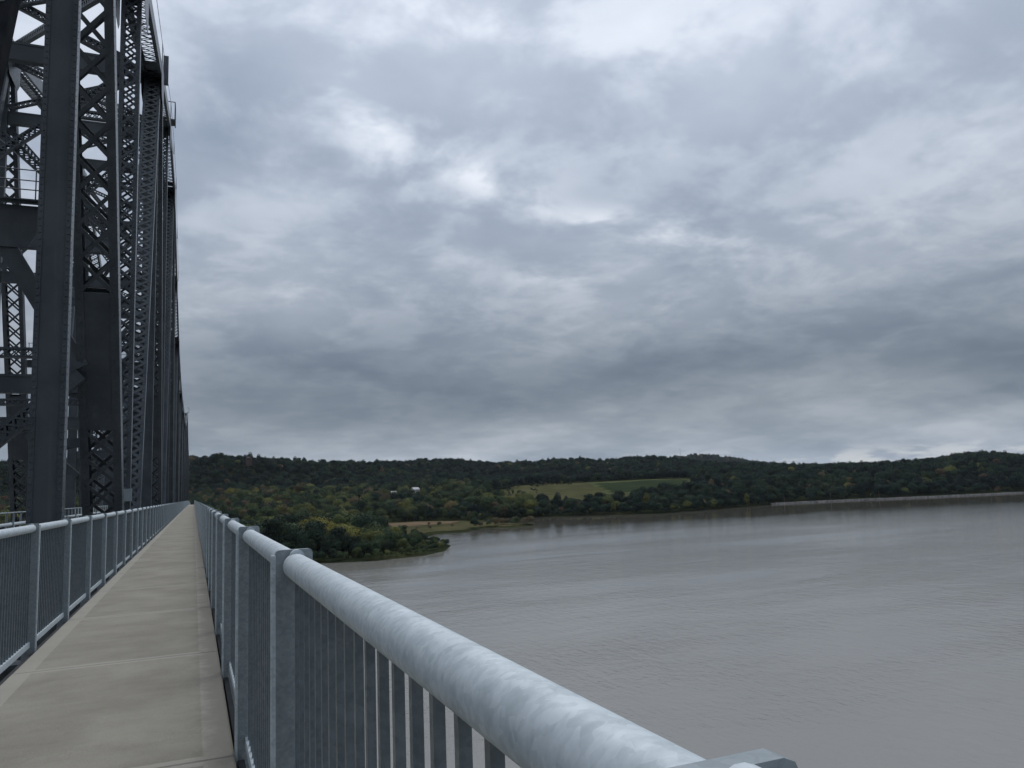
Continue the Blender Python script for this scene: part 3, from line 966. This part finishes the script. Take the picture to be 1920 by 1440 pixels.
def embankment():
    pts = [(712, 831), (725, 829), (841, 807), (948, 768), (1054, 744), (1090, 739)]
    prof = [(-6.5, -2.0), (-4.5, .4), (-2.6, 1.7), (2.6, 1.8), (5, .5)]
    b = MB(); n = len(prof)
    fine = []
    for (x0, y0), (x1, y1) in zip(pts, pts[1:]):
        m = max(2, int(math.hypot(x1 - x0, y1 - y0) / 5))
        for k in range(m):
            fine.append((x0 + (x1 - x0) * k / m, y0 + (y1 - y0) * k / m))
    fine.append(pts[-1])
    for i, (x, y) in enumerate(fine):
        q = fine[min(i + 1, len(fine) - 1)]; p = fine[max(i - 1, 0)]
        d = Vector((q[0] - p[0], q[1] - p[1])).normalized(); nn = Vector((-d.y, d.x))
        for u, v in prof:
            j = random.uniform(-.35, .35)
            b.v.append((x + nn.x * (u + j) , y + nn.y * (u + j), WATER_Z + v + random.uniform(-.2, .2)))
    for i in range(len(fine) - 1):
        for k in range(n - 1):
            b.f.append((i * n + k, (i + 1) * n + k, (i + 1) * n + k + 1, i * n + k + 1))
    o = b.build('stone_embankment', M['stone'])
    tag(o, 'long pale stone railway embankment along the far waterline', 'embankment')
    # loose stones on its river face
    s = MB()
    for k in range(420):
        i = random.randrange(len(fine)); x, y = fine[i]
        q = fine[min(i + 1, len(fine) - 1)]; p = fine[max(i - 1, 0)]
        d = Vector((q[0] - p[0], q[1] - p[1])).normalized(); nn = Vector((-d.y, d.x))
        u = random.uniform(-6.4, -2.8); v = np.interp(u, [-6.5, -4.5, -2.6], [-2, .4, 1.7])
        r = random.uniform(.35, .8)
        a = Vector((random.gauss(0, 1), random.gauss(0, 1), random.gauss(0, 1))).normalized(); c = a.orthogonal().normalized()
        s.obox((x + nn.x * u + d.x * random.uniform(-2, 2), y + nn.y * u + d.y * random.uniform(-2, 2), WATER_Z + v), a * r, c * r * .8, a.cross(c) * r * .7)
    tag(s.build('loose_stones', M['stone'], o), kind='stuff')
    for k, (az, D, h) in enumerate(((47.6, 1190, 9), (49.8, 1232, 9), (44.6, 1150, 8.5))):
        x, y = pol(az, D)
        p = empty('utility_pole', (x, y, WATER_Z + 2.5))
        b = MB(); b.tube((0, 0, -1), (0, 0, h), .2, 6, .14); b.build('pole', M['bark'], p)
        b = MB(); b.box(-1.3, 1.3, -.08, .08, h - 1.1, h - .85); b.build('crossarm', M['bark'], p)
        tag(p, ('wooden utility pole mid way along the stone embankment', 'wooden utility pole near the round yellow green tree', 'wooden utility pole at the left end of the stone embankment')[k], 'pole', 'poles along the embankment')


embankment()

# ------------------------------------------------------------------ footpath
PX0, PX1 = -1.595, 0.255
PXC = (PX0 + PX1) / 2
SL = 3.6
Y_FIRST = -1.9          # a joint; joints then fall at 5.3, 8.9, 12.5 ...
path = empty('footpath'); tag(path, 'narrow concrete footpath running along the bridge', kind='structure')


def slab_mesh(ln, name):
    b = MB(); hw = (PX1 - PX0) / 2; hl = ln / 2 - .006; c = .012
    lo = -.16
    i = 0
    ring = lambda x, y, z: [(-x, -y, z), (x, -y, z), (x, y, z), (-x, y, z)]
    b.v = ring(hw, hl, lo) + ring(hw, hl, -c) + ring(hw - c, hl - c, 0)
    b.f = [(3, 2, 1, 0), (8, 9, 10, 11)]
    for k in range(2):
        for j in range(4):
            b.f.append((k * 4 + j, k * 4 + (j + 1) % 4, k * 4 + 4 + (j + 1) % 4, k * 4 + 4 + j))
    return b.mesh(name, M['concrete'])


sm_ = slab_mesh(SL, 'slab')
y = Y_FIRST - 2 * SL
ni = 0
while y < 216:
    yc = y + SL / 2
    o = link('slab', sm_, path, (PXC, yc, dz(yc) + random.uniform(-.0025, .0025)))
    o.rotation_euler = (math.atan(GRADE), random.uniform(-.0008, .0008), 0)
    y += SL
Y_FARSLAB = y
b = MB()
while y < 560:
    for x0, x1 in ((PX0, PX1),):
        p0, p1 = dz(y), dz(y + SL)
        b.obox((PXC, y + SL / 2, (p0 + p1) / 2 - .08), ((x1 - x0) / 2, 0, 0), (0, SL / 2 - .004, (p1 - p0) / 2), (0, 0, .08))
    y += SL
tag(b.build('far_slabs', M['concrete'], path), kind='stuff')
# steel edge beams below the slabs
for x0, x1 in ((PX0 - .075, PX0 - .02), (PX1 + .02, PX1 + .06)):
    b = MB()
    yy = -9.0
    while yy < 560:
        p0, p1 = dz(yy), dz(yy + 10)
        b.obox(((x0 + x1) / 2, yy + 5, (p0 + p1) / 2 - .19), ((x1 - x0) / 2, 0, 0), (0, 5, (p1 - p0) / 2), (0, 0, .14))
        yy += 10
    b.build('edge_beam', M['beam'], path)

# ------------------------------------------------------------------ railings
BAY = 2.45
Y0 = 0.47
TR = 0.0445
RAIL_H = 1.33           # tube centre above the path
NB = 20


def post_mesh(side):
    """flat plate post; side +1: right railing (plate reaches outwards to +x)"""
    b = MB()
    wd = .13; c = .014
    h0, h1 = -.42, 1.39
    poly = [(0, h0), (wd, h0), (wd, h1 - c), (wd - c * .3, h1 - c * .3), (wd - c, h1), (c, h1), (c * .3, h1 - c * .3), (0, h1 - c)]
    b.prism(poly, lambda u, v, t: (u * side, t, v), -.011 * side, .011 * side)
    if side < 0:
        pass
    me = b.mesh('post', M['post'])
    return me


def tube_mesh(ln):
    b = MB(); n = 28
    prof = [(-ln / 2, TR - .012), (-ln / 2 + .006, TR - .003), (-ln / 2 + .014, TR), (ln / 2 - .014, TR), (ln / 2 - .006, TR - .003), (ln / 2, TR - .012)]
    for yy, r in prof:
        for k in range(n):
            t = 2 * math.pi * k / n
            b.v.append((r * math.cos(t), yy, r * math.sin(t)))
    for i in range(len(prof) - 1):
        for k in range(n):
            b.f.append((i * n + k, (i + 1) * n + k, (i + 1) * n + (k + 1) % n, i * n + (k + 1) % n))
    b.f.append(tuple(range(n))); b.f.append(tuple((len(prof) - 1) * n + k for k in range(n - 1, -1, -1)))
    me = b.mesh('handrail', M['galv']); smooth_by_angle(me, .7)
    return me


def lug_mesh():
    b = MB()
    n = 18
    prof = [(0.0, .026), (.026, .026), (.034, .020)]
    for yy, r in prof:
        for k in range(n):
            t = 2 * math.pi * k / n
            b.v.append((r * math.cos(t), yy, r * math.sin(t)))
    for i in range(2):
        for k in range(n):
            b.f.append((i * n + k, (i + 1) * n + k, (i + 1) * n + (k + 1) % n, i * n + (k + 1) % n))
    b.f.append(tuple(range(n))); b.f.append(tuple(2 * n + k for k in range(n - 1, -1, -1)))
    me = b.mesh('rail_lug', M['galv']); smooth_by_angle(me, .7)
    return me


def box_mesh(name, hx, hy, hz, mat):
    b = MB(); b.box(-hx, hx, -hy, hy, -hz, hz)
    return b.mesh(name, mat)


def railing(side, xin, label, k0=-3, n_near=62, k_end=220, name='railing', nb_single=300, with_bars=True, height=RAIL_H):
    rt = empty(name, (xin, 0, 0)); tag(rt, label, 'railing')
    pm = post_mesh(side); tm = tube_mesh(BAY - .03); lm = lug_mesh()
    eb = MB(); eb.tube((0, 0, -.40), (0, 0, 1.372), .0125, 12); em = eb.mesh('post_edge', M['galv']); smooth_by_angle(em, .7)
    hb = (height - TR) - .075
    bm = box_mesh('baluster', .0095, .0095, hb / 2 + .01, M['bar'])
    brm = box_mesh('bottom_rail', .022, BAY / 2 - .013, .03, M['galv'])
    xt = side * .068
    nbal = 0
    far = MB(); farbar = MB()
    sl = math.atan(GRADE)
    for k in range(k0, k_end):
        y = Y0 + k * BAY; yc = y + BAY / 2; z = dz(y); zc = dz(yc)
        if k < n_near:
            dzp = -.008 if k == 0 else random.uniform(-.003, .003)
            p = link('post', pm, rt, (0, y, z + dzp + height - RAIL_H)); p.rotation_euler.z = random.uniform(-.012, .012)
            link('post_edge', em, p, (-.004 * side, 0, 0))
            o = link('handrail', tm, rt, (xt, yc, zc + height + random.uniform(-.002, .002))); o.rotation_euler.x = sl; o.rotation_euler.y = random.uniform(0, 6.28) if False else 0
            link('lug', lm, rt, (xt + .004 * side, y - .045, z + height + TR - .012)).rotation_euler.x = sl
            if with_bars:
                o = link('bottom_rail', brm, rt, (xt, yc, zc + .055)); o.rotation_euler.x = sl
        else:
            far.box(0 if side > 0 else -.13, .13 if side > 0 else 0, y - .011, y + .011, z - .3, z + 1.39 + height - RAIL_H)
            far.tube((xt, y + .012, z + height), (xt, y + BAY - .012, dz(y + BAY) + height), TR, 8)
            if with_bars:
                far.obox((xt, yc, zc + .055), (.022, 0, 0), (0, BAY / 2 - .012, (dz(y + BAY) - z) / 2), (0, 0, .022))
        if with_bars:
            for j in range(NB):
                yb = y + .085 + (BAY - .17) * j / (NB - 1)
                zb = dz(yb) + .085 + hb / 2
                if nbal < nb_single and k >= 0:
                    link('baluster', bm, rt, (xt, yb, zb)); nbal += 1
                elif k < 0 or k < 150:
                    farbar.obox((xt, yb, zb), (.0095, 0, 0), (0, .0095, 0), (0, 0, hb / 2 + .01))
    if far.v:
        tag(far.build('far_bays', M['galv'], rt), kind='stuff')
    if farbar.v:
        tag(farbar.build('far_balusters', M['bar'], rt), kind='stuff')
    return rt


railing(1, 0.272, 'galvanised pipe railing along the river side of the footpath')
railing(-1, -1.622, 'galvanised pipe railing between the footpath and the steel truss')
railing(-1, -4.55, 'galvanised pipe railing along the road edge behind the truss', k0=0, n_near=40, k_end=200, with_bars=False, height=1.12)
railing(1, -12.2, 'galvanised pipe railing on the far side of the road', k0=4, n_near=40, k_end=200, with_bars=False, height=1.2)

# ------------------------------------------------------------------ roadway
rd = MB(); mk = MB(); cb = []
yy = -30.0
while yy < 560:
    p0, p1 = dz(yy), dz(yy + 10)
    rd.obox((-8.35, yy + 5, (p0 + p1) / 2 - .28), (3.7, 0, 0), (0, 5, (p1 - p0) / 2), (0, 0, .12))
    for dx in (-.12, .12):
        mk.obox((-8.35 + dx, yy + 5, (p0 + p1) / 2 - .154), (.05, 0, 0), (0, 5, (p1 - p0) / 2), (0, 0, .002))
    yy += 10
road = tag(rd.build('road', M['asphalt']), 'two lane road deck between the trusses', kind='structure')
mk.build('centre_line', M['paint'], road)
for xc in (-4.5, -12.2):
    b = MB(); yy = -30.0
    while yy < 560:
        p0, p1 = dz(yy), dz(yy + 10)
        b.obox((xc, yy + 5, (p0 + p1) / 2 - .14), (.148, 0, 0), (0, 5, (p1 - p0) / 2), (0, 0, .14))
        yy += 10
    b.build('kerb', M['pier'], road)

# ------------------------------------------------------------------ the truss
bridge = empty('truss_bridge'); tag(bridge, 'dark grey riveted steel truss rising left of the footpath', 'bridge')
XN, XF = -3.35, -13.35
PL = 20.5
NODE_Y = [1.5 + PL * k for k in range(-1, 26)]
TOP_H = {-1: 26.5, 0: 27, 1: 28.3, 2: 29.3, 3: 35.0, 4: 40.4, 5: 41.2, 6: 34.2, 7: 28.9, 8: 26.2, 9: 25.2, 10: 25.4, 11: 25.6, 12: 25.8, 13: 26.4, 14: 27.5, 15: 30,
         16: 34, 17: 38, 18: 34, 19: 31, 20: 29, 21: 28, 22: 27, 23: 26, 24: 26, 25: 26}
BOT_H = {k: -12.0 for k in range(-1, 26)}
for c in (5, 17):
    for d, v in ((0, -20), (1, -18), (2, -15.5), (3, -13.5)):
        for s in (-1, 1):
            BOT_H[c + s * d] = v
Yn = lambda k: 1.5 + PL * k
XV = Vector((1, 0, 0))
single_budget = [290]


def member(name, p0, p1, wd, dp, face='laced', ties=(), pitch=1.0, barw=.05, fl=.2, single=False, rivets=False, tl=.9, parent=bridge, mat='steel', axis=None, both=True):
    """built-up member from p0 to p1: two side plates, flange angles, and lacing bars or a solid cover on the two faces"""
    p0 = Vector(p0); p1 = Vector(p1)
    a = (p1 - p0).normalized(); L = (p1 - p0).length
    X = XV if axis is None else Vector(axis)
    bv = X.cross(a).normalized()
    b = MB()
    t = .022
    for s in (-1, 1):
        b.bar(p0 + X * s * (wd / 2 - t / 2), p1 + X * s * (wd / 2 - t / 2), X * t / 2, bv * (dp / 2 - .001))
    fw = wd * fl
    for f in (-1, 1):
        off = bv * f * (dp / 2 - .012)
        if face == 'plate':
            b.bar(p0 + off * .93, p1 + off * .93, X * (wd / 2 - t - .001), bv * .008)
        for s in (-1, 1):
            e = X * s * (wd / 2 - fw / 2 - .002 - (t if False else 0))
            b.bar(p0 + e + bv * f * (dp / 2 + .006), p1 + e + bv * f * (dp / 2 + .006), X * fw / 2, bv * .008)
        if face == 'laced':
            zones = [(0, tl), (L - tl, L)] + list(ties)
            for u0, u1 in zones:
                u0 = max(u0, 0); u1 = min(u1, L)
                b.bar(p0 + a * u0 + off * .96, p0 + a * u1 + off * .96, X * (wd / 2 - t - .001), bv * .008)
    body = b.build(name, M[mat], parent)
    inn = wd - 2 * fw * .55
    if face == 'laced':
        lb = MB()
        zones = sorted([(0, tl), (L - tl, L)] + list(ties))
        gaps = []; cur = 0
        for u0, u1 in zones:
            if u0 > cur + .3:
                gaps.append((cur, u0))
            cur = max(cur, u1)
        step = inn * pitch
        for g0, g1 in gaps:
            n = max(1, round((g1 - g0) / step))
            st = (g1 - g0) / n
            for f in ((-1, 1) if both else (1,)):
                for i in range(n):
                    for s in (-1, 1):
                        q0 = p0 + a * (g0 + i * st) + X * (-s * inn / 2) + bv * f * (dp / 2 + .022 + .009 * s)
                        q1 = p0 + a * (g0 + (i + 1) * st) + X * (s * inn / 2) + bv * f * (dp / 2 + .022 + .009 * s)
                        d = (q1 - q0).normalized(); wv = bv.cross(d).normalized() * barw
                        vis = (q0.z > 0.8 - .02 * q0.y)
                        if single and vis and single_budget[0] > 0:
                            single_budget[0] -= 1
                            m = MB(); m.bar(q0, q1, wv, bv * .006); m.build('lacing_bar', M['steel'], body)
                        else:
                            lb.bar(q0, q1, wv, bv * .006)
        if lb.v:
            tag(lb.build('lacing', M['steel'], body), kind='stuff')
    if rivets:
        rb = MB()
        sp = rivets
        n = int(L / sp)
        for i in range(n):
            q = p0 + a * (i + .5) * sp
            if q.z < -1:
                continue
            for s in (-1, 1):
                rb.rivet(q + X * s * (wd / 2 - fw * .55) + bv * (dp / 2 + .014), bv, .036)
            rb.rivet(q + X * (wd / 2 + .0) + bv * (dp / 2 - .1), X, .02)
        if rb.v:
            tag(rb.build('rivets', M['steel'], body), kind='stuff')
    return body


def gusset(xc, wd, y, h, size, hh):
    for s in (-1, 1):
        b = MB()
        c = size * .35
        poly = [(-size + c, -hh), (size - c, -hh), (size, -hh + c), (size, hh - c), (size - c, hh), (-size + c, hh), (-size, hh - c), (-size, -hh + c)]
        x = xc + s * (wd / 2 + .011)
        b.prism(poly, lambda u, v, t: (x + t, y + u, h + v), -.009, .009)
        b.build('gusset_plate', M['steel'], bridge)


for xc in (XN, XF):
    near = xc == XN
    kmax = 25 if near else 16
    for k in range(-1, kmax):
        y0, y1 = Yn(k), Yn(k + 1)
        T0 = Vector((xc, y0, dz(y0) + TOP_H[k])); T1 = Vector((xc, y1, dz(y1) + TOP_H[k + 1]))
        B0 = Vector((xc, y0, dz(y0) + BOT_H[k])); B1 = Vector((xc, y1, dz(y1) + BOT_H[k + 1]))
        member('top_chord', T0, T1, 1.40, 1.0, 'laced', pitch=1.0, barw=.055, fl=.16, tl=1.6)
        member('bottom_chord', B0, B1, 1.40, .9, 'plate', fl=.14)
        lo, hi = (B0, T1) if k % 2 == 0 else (B1, T0)
        if k == 0:
            lo = lo + Vector((0, 1.6, 0))
        L = (hi - lo).length
        mid = lo.lerp(hi, .5)
        um = (mid - lo).length
        up = k % 2 == 0
        far_lod = k > 12
        member('diagonal', lo, hi, 1.42 if not up or k == 0 else 1.15, .80 if not up else (.34 if k == 0 else .62), 'laced', ties=[(um - 3.2, um + 2.2)] if not up else [], pitch=1.05 if not up else .62, barw=.065 if not up else .085,
               fl=.20 if not up else .17, single=(near and k == 1), rivets=(.30 if near and k in (1, 2, 3) else False), both=not far_lod, mat='shade_steel' if k == 0 else 'steel')
        gusset(xc, 1.40, T1.y, T1.z - .9, 1.7 if not up else 2.1, 1.5)
    for k in range(0, kmax + 1):
        y = Yn(k); zt = dz(y) + TOP_H[k]; zb = dz(y) + BOT_H[k]
        kind = 'plate' if k % 2 == 1 else 'laced'
        wd = .75 if k == 1 else .95
        member('vertical_post', (xc, y, zb), (xc, y, zt - .5), wd, .46 if kind == 'plate' else .60, kind, pitch=.86, barw=.055, fl=.155 if kind == 'plate' else .21,
               single=(near and k == 2), rivets=(.18 if near and k in (1,) else (.28 if near and k in (2, 3, 4) else False)), both=k < 12)

# cross bracing between the two trusses
def cross(name, xz0, xz1, y, wd, dp, face='laced', pitch=1.0, barw=.035, y1=None, **kw):
    p0 = Vector((xz0[0], y, xz0[1])); p1 = Vector((xz1[0], y if y1 is None else y1, xz1[1]))
    a = (p1 - p0).normalized()
    up = Vector((0, 0, 1)); ax = a.cross(up)
    ax = ax.normalized()
    # wide face looks along the bridge: width is vertical
    wv = ax.cross(a).normalized()
    return member(name, p0, p1, wd, dp, face, pitch=pitch, barw=barw, axis=wv, **kw)


for k in range(0, 15):
    y = Yn(k); z0 = dz(y); ht = TOP_H[k]
    xi0, xi1 = XN - .5, XF + .5
    far_lod = k > 8
    kw = dict(both=not far_lod, tl=.5)
    cross('top_strut', (xi0, z0 + ht - .1), (xi1, z0 + ht - .1), y, .85, .5, 'laced', .9, .04, **kw)
    hp = ht - 5.2
    if k > 1:
      cross('sway_strut', (xi0, z0 + hp), (xi1, z0 + hp), y, .95, .4, 'plate', fl=.12)
    # crossed laced braces between the two
    for s in (0, 1) if k > 1 else ():
        za, zb = (z0 + hp + .7, z0 + ht - .7) if s else (z0 + ht - .7, z0 + hp + .7)
        cross('sway_brace', (xi0, za), (xi1, zb), y + (.18 if s else -.18), .42, .22, 'laced', 1.0, .03, **kw)
    hm = hp * .60
    if k > 1:
      cross('sway_strut', (xi0, z0 + hm), (xi1, z0 + hm), y, .8, .4, 'plate', fl=.14)
    for s in (0, 1) if k > 1 else ():
        za, zb = (z0 + hm + .6, z0 + hp - .7) if s else (z0 + hp - .7, z0 + hm + .6)
        cross('sway_brace', (xi0, za), (xi1, zb), y + (.18 if s else -.18), .42, .22, 'laced', 1.0, .03, **kw)
    if k < 2:
        continue_portal = False
    else:
        continue_portal = True
    # portal strut over the road with curved knees
    if continue_portal: cross('portal_strut', (xi0, z0 + 7.4), (xi1, z0 + 7.4), y, .9, .45, 'plate', fl=.14)
    if continue_portal: cross('portal_strut', (xi0, z0 + 8.9), (xi1, z0 + 8.9), y, .5, .35, 'laced', 1.0, .03, **kw)
    for s, xe in ((-1, xi0), (1, xi1)) if continue_portal else ():
        b = MB()
        arc = [(0, 0), (2.6, 0)] + [(2.6 - 2.6 * math.sin(t * math.pi / 12) * 1.0, -2.6 + 2.6 * math.cos(t * math.pi / 12)) for t in range(1, 6)] + [(0, -2.6)]
        b.prism([(u, v) for u, v in arc], lambda u, v, t: (xe + s * u, y + t, z0 + 6.95 + v), -.06, .06)
        b.build('portal_knee', M['steel'], bridge)
    # top laterals, crossed
    if k < 12:
        y2 = Yn(k + 1); zA = z0 + ht - .1; zB = dz(y2) + TOP_H[k + 1] - .1
        cross('top_lateral', (xi0, zA), (xi1, zB), y + .4, .5, .28, 'laced', 1.0, .035, y1=y2 - .4, **kw)
        cross('top_lateral', (xi1, zA - .3), (xi0, zB - .3), y + .4, .5, .28, 'laced', 1.0, .035, y1=y2 - .4, **kw)
# frames at the middle of the falling diagonals: strut, corner plates and raking braces
for k in (1, 3, 5, 7):
    y = Yn(k) + PL / 2; z0 = dz(y)
    hm = (TOP_H[k] + BOT_H[k + 1]) / 2
    hs = hm + 4.8
    cross('frame_strut', (XN - .5, z0 + hs), (XF + .5, z0 + hs), y, .6, .4, 'laced', .9, .035)
    for s, xa in ((1, XN), (-1, XF)):
        cross('raking_brace', (xa - s * .6, z0 + hm - .8), (xa - s * 3.4, z0 + hs - .6), y, .62, .4, 'plate', fl=.16)
        cross('raking_brace', (xa - s * .6, z0 + hm - 1.0), (xa - s * 4.4, z0 + hm - 4.6), y, .55, .35, 'laced', .8, .04)
        b = MB()
        poly = [(-1.25, .6), (1.25, .6), (1.25, -.1), (.8, -1.0), (-.8, -1.0), (-1.25, -.2)]
        b.prism(poly, lambda u, v, t: (xa - s * 3.2 + u, y - .26 + t, z0 + hs - .2 + v), -.02, .02)
        b.build('corner_plate', M['steel'], bridge)

# floor beams that carry the road and reach out under the footpath
for k in range(-2, 54):
    y = 1.5 + PL / 2 * k
    b = MB(); z = dz(y)
    b.box(XF - .4, PX1 + .02, y - .012, y + .012, z - 1.5, z - .42)
    b.box(XF - .4, PX1 + .02, y - .16, y + .16, z - .418, z - .37)
    b.box(XF - .4, PX1 + .02, y - .16, y + .16, z - 1.55, z - 1.502)
    b.build('floor_beam', M['steel'], bridge)

# catwalk with handrail on the strut behind the first post
def catwalk(k, hgt):
    y = Yn(k); z = dz(y) + hgt
    b = MB(); b.box(XF + .6, XN - .6, y - .75, y - .25, z, z + .05); cw = b.build('catwalk', M['steel'], bridge)
    b = MB()
    n = 6
    for i in range(n + 1):
        x = XF + .7 + (XN - XF - 1.4) * i / n
        m = MB(); m.tube((x, y - .72, z + .05), (x, y - .72, z + 1.15), .025, 6); m.build('stanchion', M['steel'], cw)
    for q in (.4, .75, 1.15):
        m = MB(); m.tube((XF + .6, y - .72, z + q), (XN - .6, y - .72, z + q), .022, 6); m.build('guard_bar', M['steel'], cw)


catwalk(1.5, (TOP_H[1] + BOT_H[2]) / 2 + 4.8 + .46)
catwalk(3.5, (TOP_H[3] + BOT_H[4]) / 2 + 4.8 + .46)

# cable run, box and small platform on the outer edge of the top chord
def chord_pt(y):
    k = int((y - 1.5) // PL); f = (y - Yn(k)) / PL
    return dz(y) + TOP_H[k] * (1 - f) + TOP_H[k + 1] * f
xe = XN + .78
prev = None
for i, y in enumerate((26, 40, 60, 80, 92, 104, 114, 124)):
    z = chord_pt(y) + .5
    m = MB(); m.tube((xe, y, z - .35), (xe, y, z + 1.15), .03, 6); m.build('chord_stanchion', M['steel'], bridge)
    if prev:
        m = MB(); m.tube(prev, (xe, y, z + 1.1), .018, 6); m.build('chord_cable', M['steel'], bridge)
    prev = (xe, y, z + 1.1)
y = 66; z = chord_pt(y) + .5
m = MB(); m.box(xe - .18, xe + .22, y - .12, y + .12, z - .6, z + 1.9); m.build('junction_box', M['steel'], bridge)
for yb in (84, 350):
    z = chord_pt(yb) + .5
    m = MB()
    for dy in (-.8, .8):
        m.tube((xe + .3, yb + dy, z - .2), (xe + .3, yb + dy, z + 1.9), .05, 6)
    m.tube((xe + .3, yb - .8, z + 1.9), (xe + .3, yb + .8, z + 1.9), .05, 6); m.tube((xe - .4, yb - .8, z + 1.9), (xe + .3, yb - .8, z + 1.9), .05, 6)
    m.box(xe - .4, xe + .34, yb - .8, yb + .8, z - .02, z + .03)
    m.build('chord_platform', M['steel'], bridge)

# pale sign box on the post at the diagonal foot
m = MB(); m.box(-.26, .26, -.05, .05, -.3, .3); m.box(-.22, -.16, .05, .25, -.22, .22); m.box(.16, .22, .05, .25, -.22, .22)
sg = m.build('cable_cabinet', M['post'], None, (XN + .32, Yn(2) - .66, dz(Yn(2)) + 1.95)); tag(sg, 'pale grey metal cabinet fixed low on the third lattice post', 'cabinet')

# masonry piers under the towers
for k in (5, 17):
    y = Yn(k); p = empty('bridge_pier', (0, y, WATER_Z - 5)); tag(p, 'concrete pier under the nearer truss tower' if k == 5 else 'concrete pier under the farther truss tower', 'pier', 'piers')
    h = dz(y) + BOT_H[k] - .5 - (WATER_Z - 5)
    b = MB(); b.v = [(XF - 3, -4, 0), (XN + 3, -4, 0), (XN + 3, 4, 0), (XF - 3, 4, 0), (XF - 2, -2.6, h), (XN + 2, -2.6, h), (XN + 2, 2.6, h), (XF - 2, 2.6, h)]
    b.f = [(3, 2, 1, 0), (4, 5, 6, 7), (0, 1, 5, 4), (1, 2, 6, 5), (2, 3, 7, 6), (3, 0, 4, 7)]
    b.build('shaft', M['pier'], p)
    b = MB(); b.box(XF - 2.6, XN + 2.6, -3.2, 3.2, h - 1.5, h - .02); b.build('cap', M['pier'], p)

# ------------------------------------------------------------------ haze
def haze():
    m = bpy.data.materials.new('thin_air_haze'); m.use_nodes = True
    t = NT(m.node_tree)
    out = t.new('ShaderNodeOutputMaterial'); v = t.new('ShaderNodeVolumePrincipled')
    v.inputs['Color'].default_value = (0.80, 0.88, 1.0, 1)
    v.inputs['Density'].default_value = 1.8e-5
    v.inputs['Anisotropy'].default_value = 0.2
    t.link(v.outputs[0], out.inputs['Volume'])
    b = MB(); b.box(-9000, 15500, -15500, 15500, WATER_Z - 8, 210)
    b.v = [(x, y, z) for x, y, z in b.v]
    o = b.build('haze', m); tag(o, 'thin blue haze over the river valley', kind='stuff')


USE_HAZE = True
if USE_HAZE:
    haze()
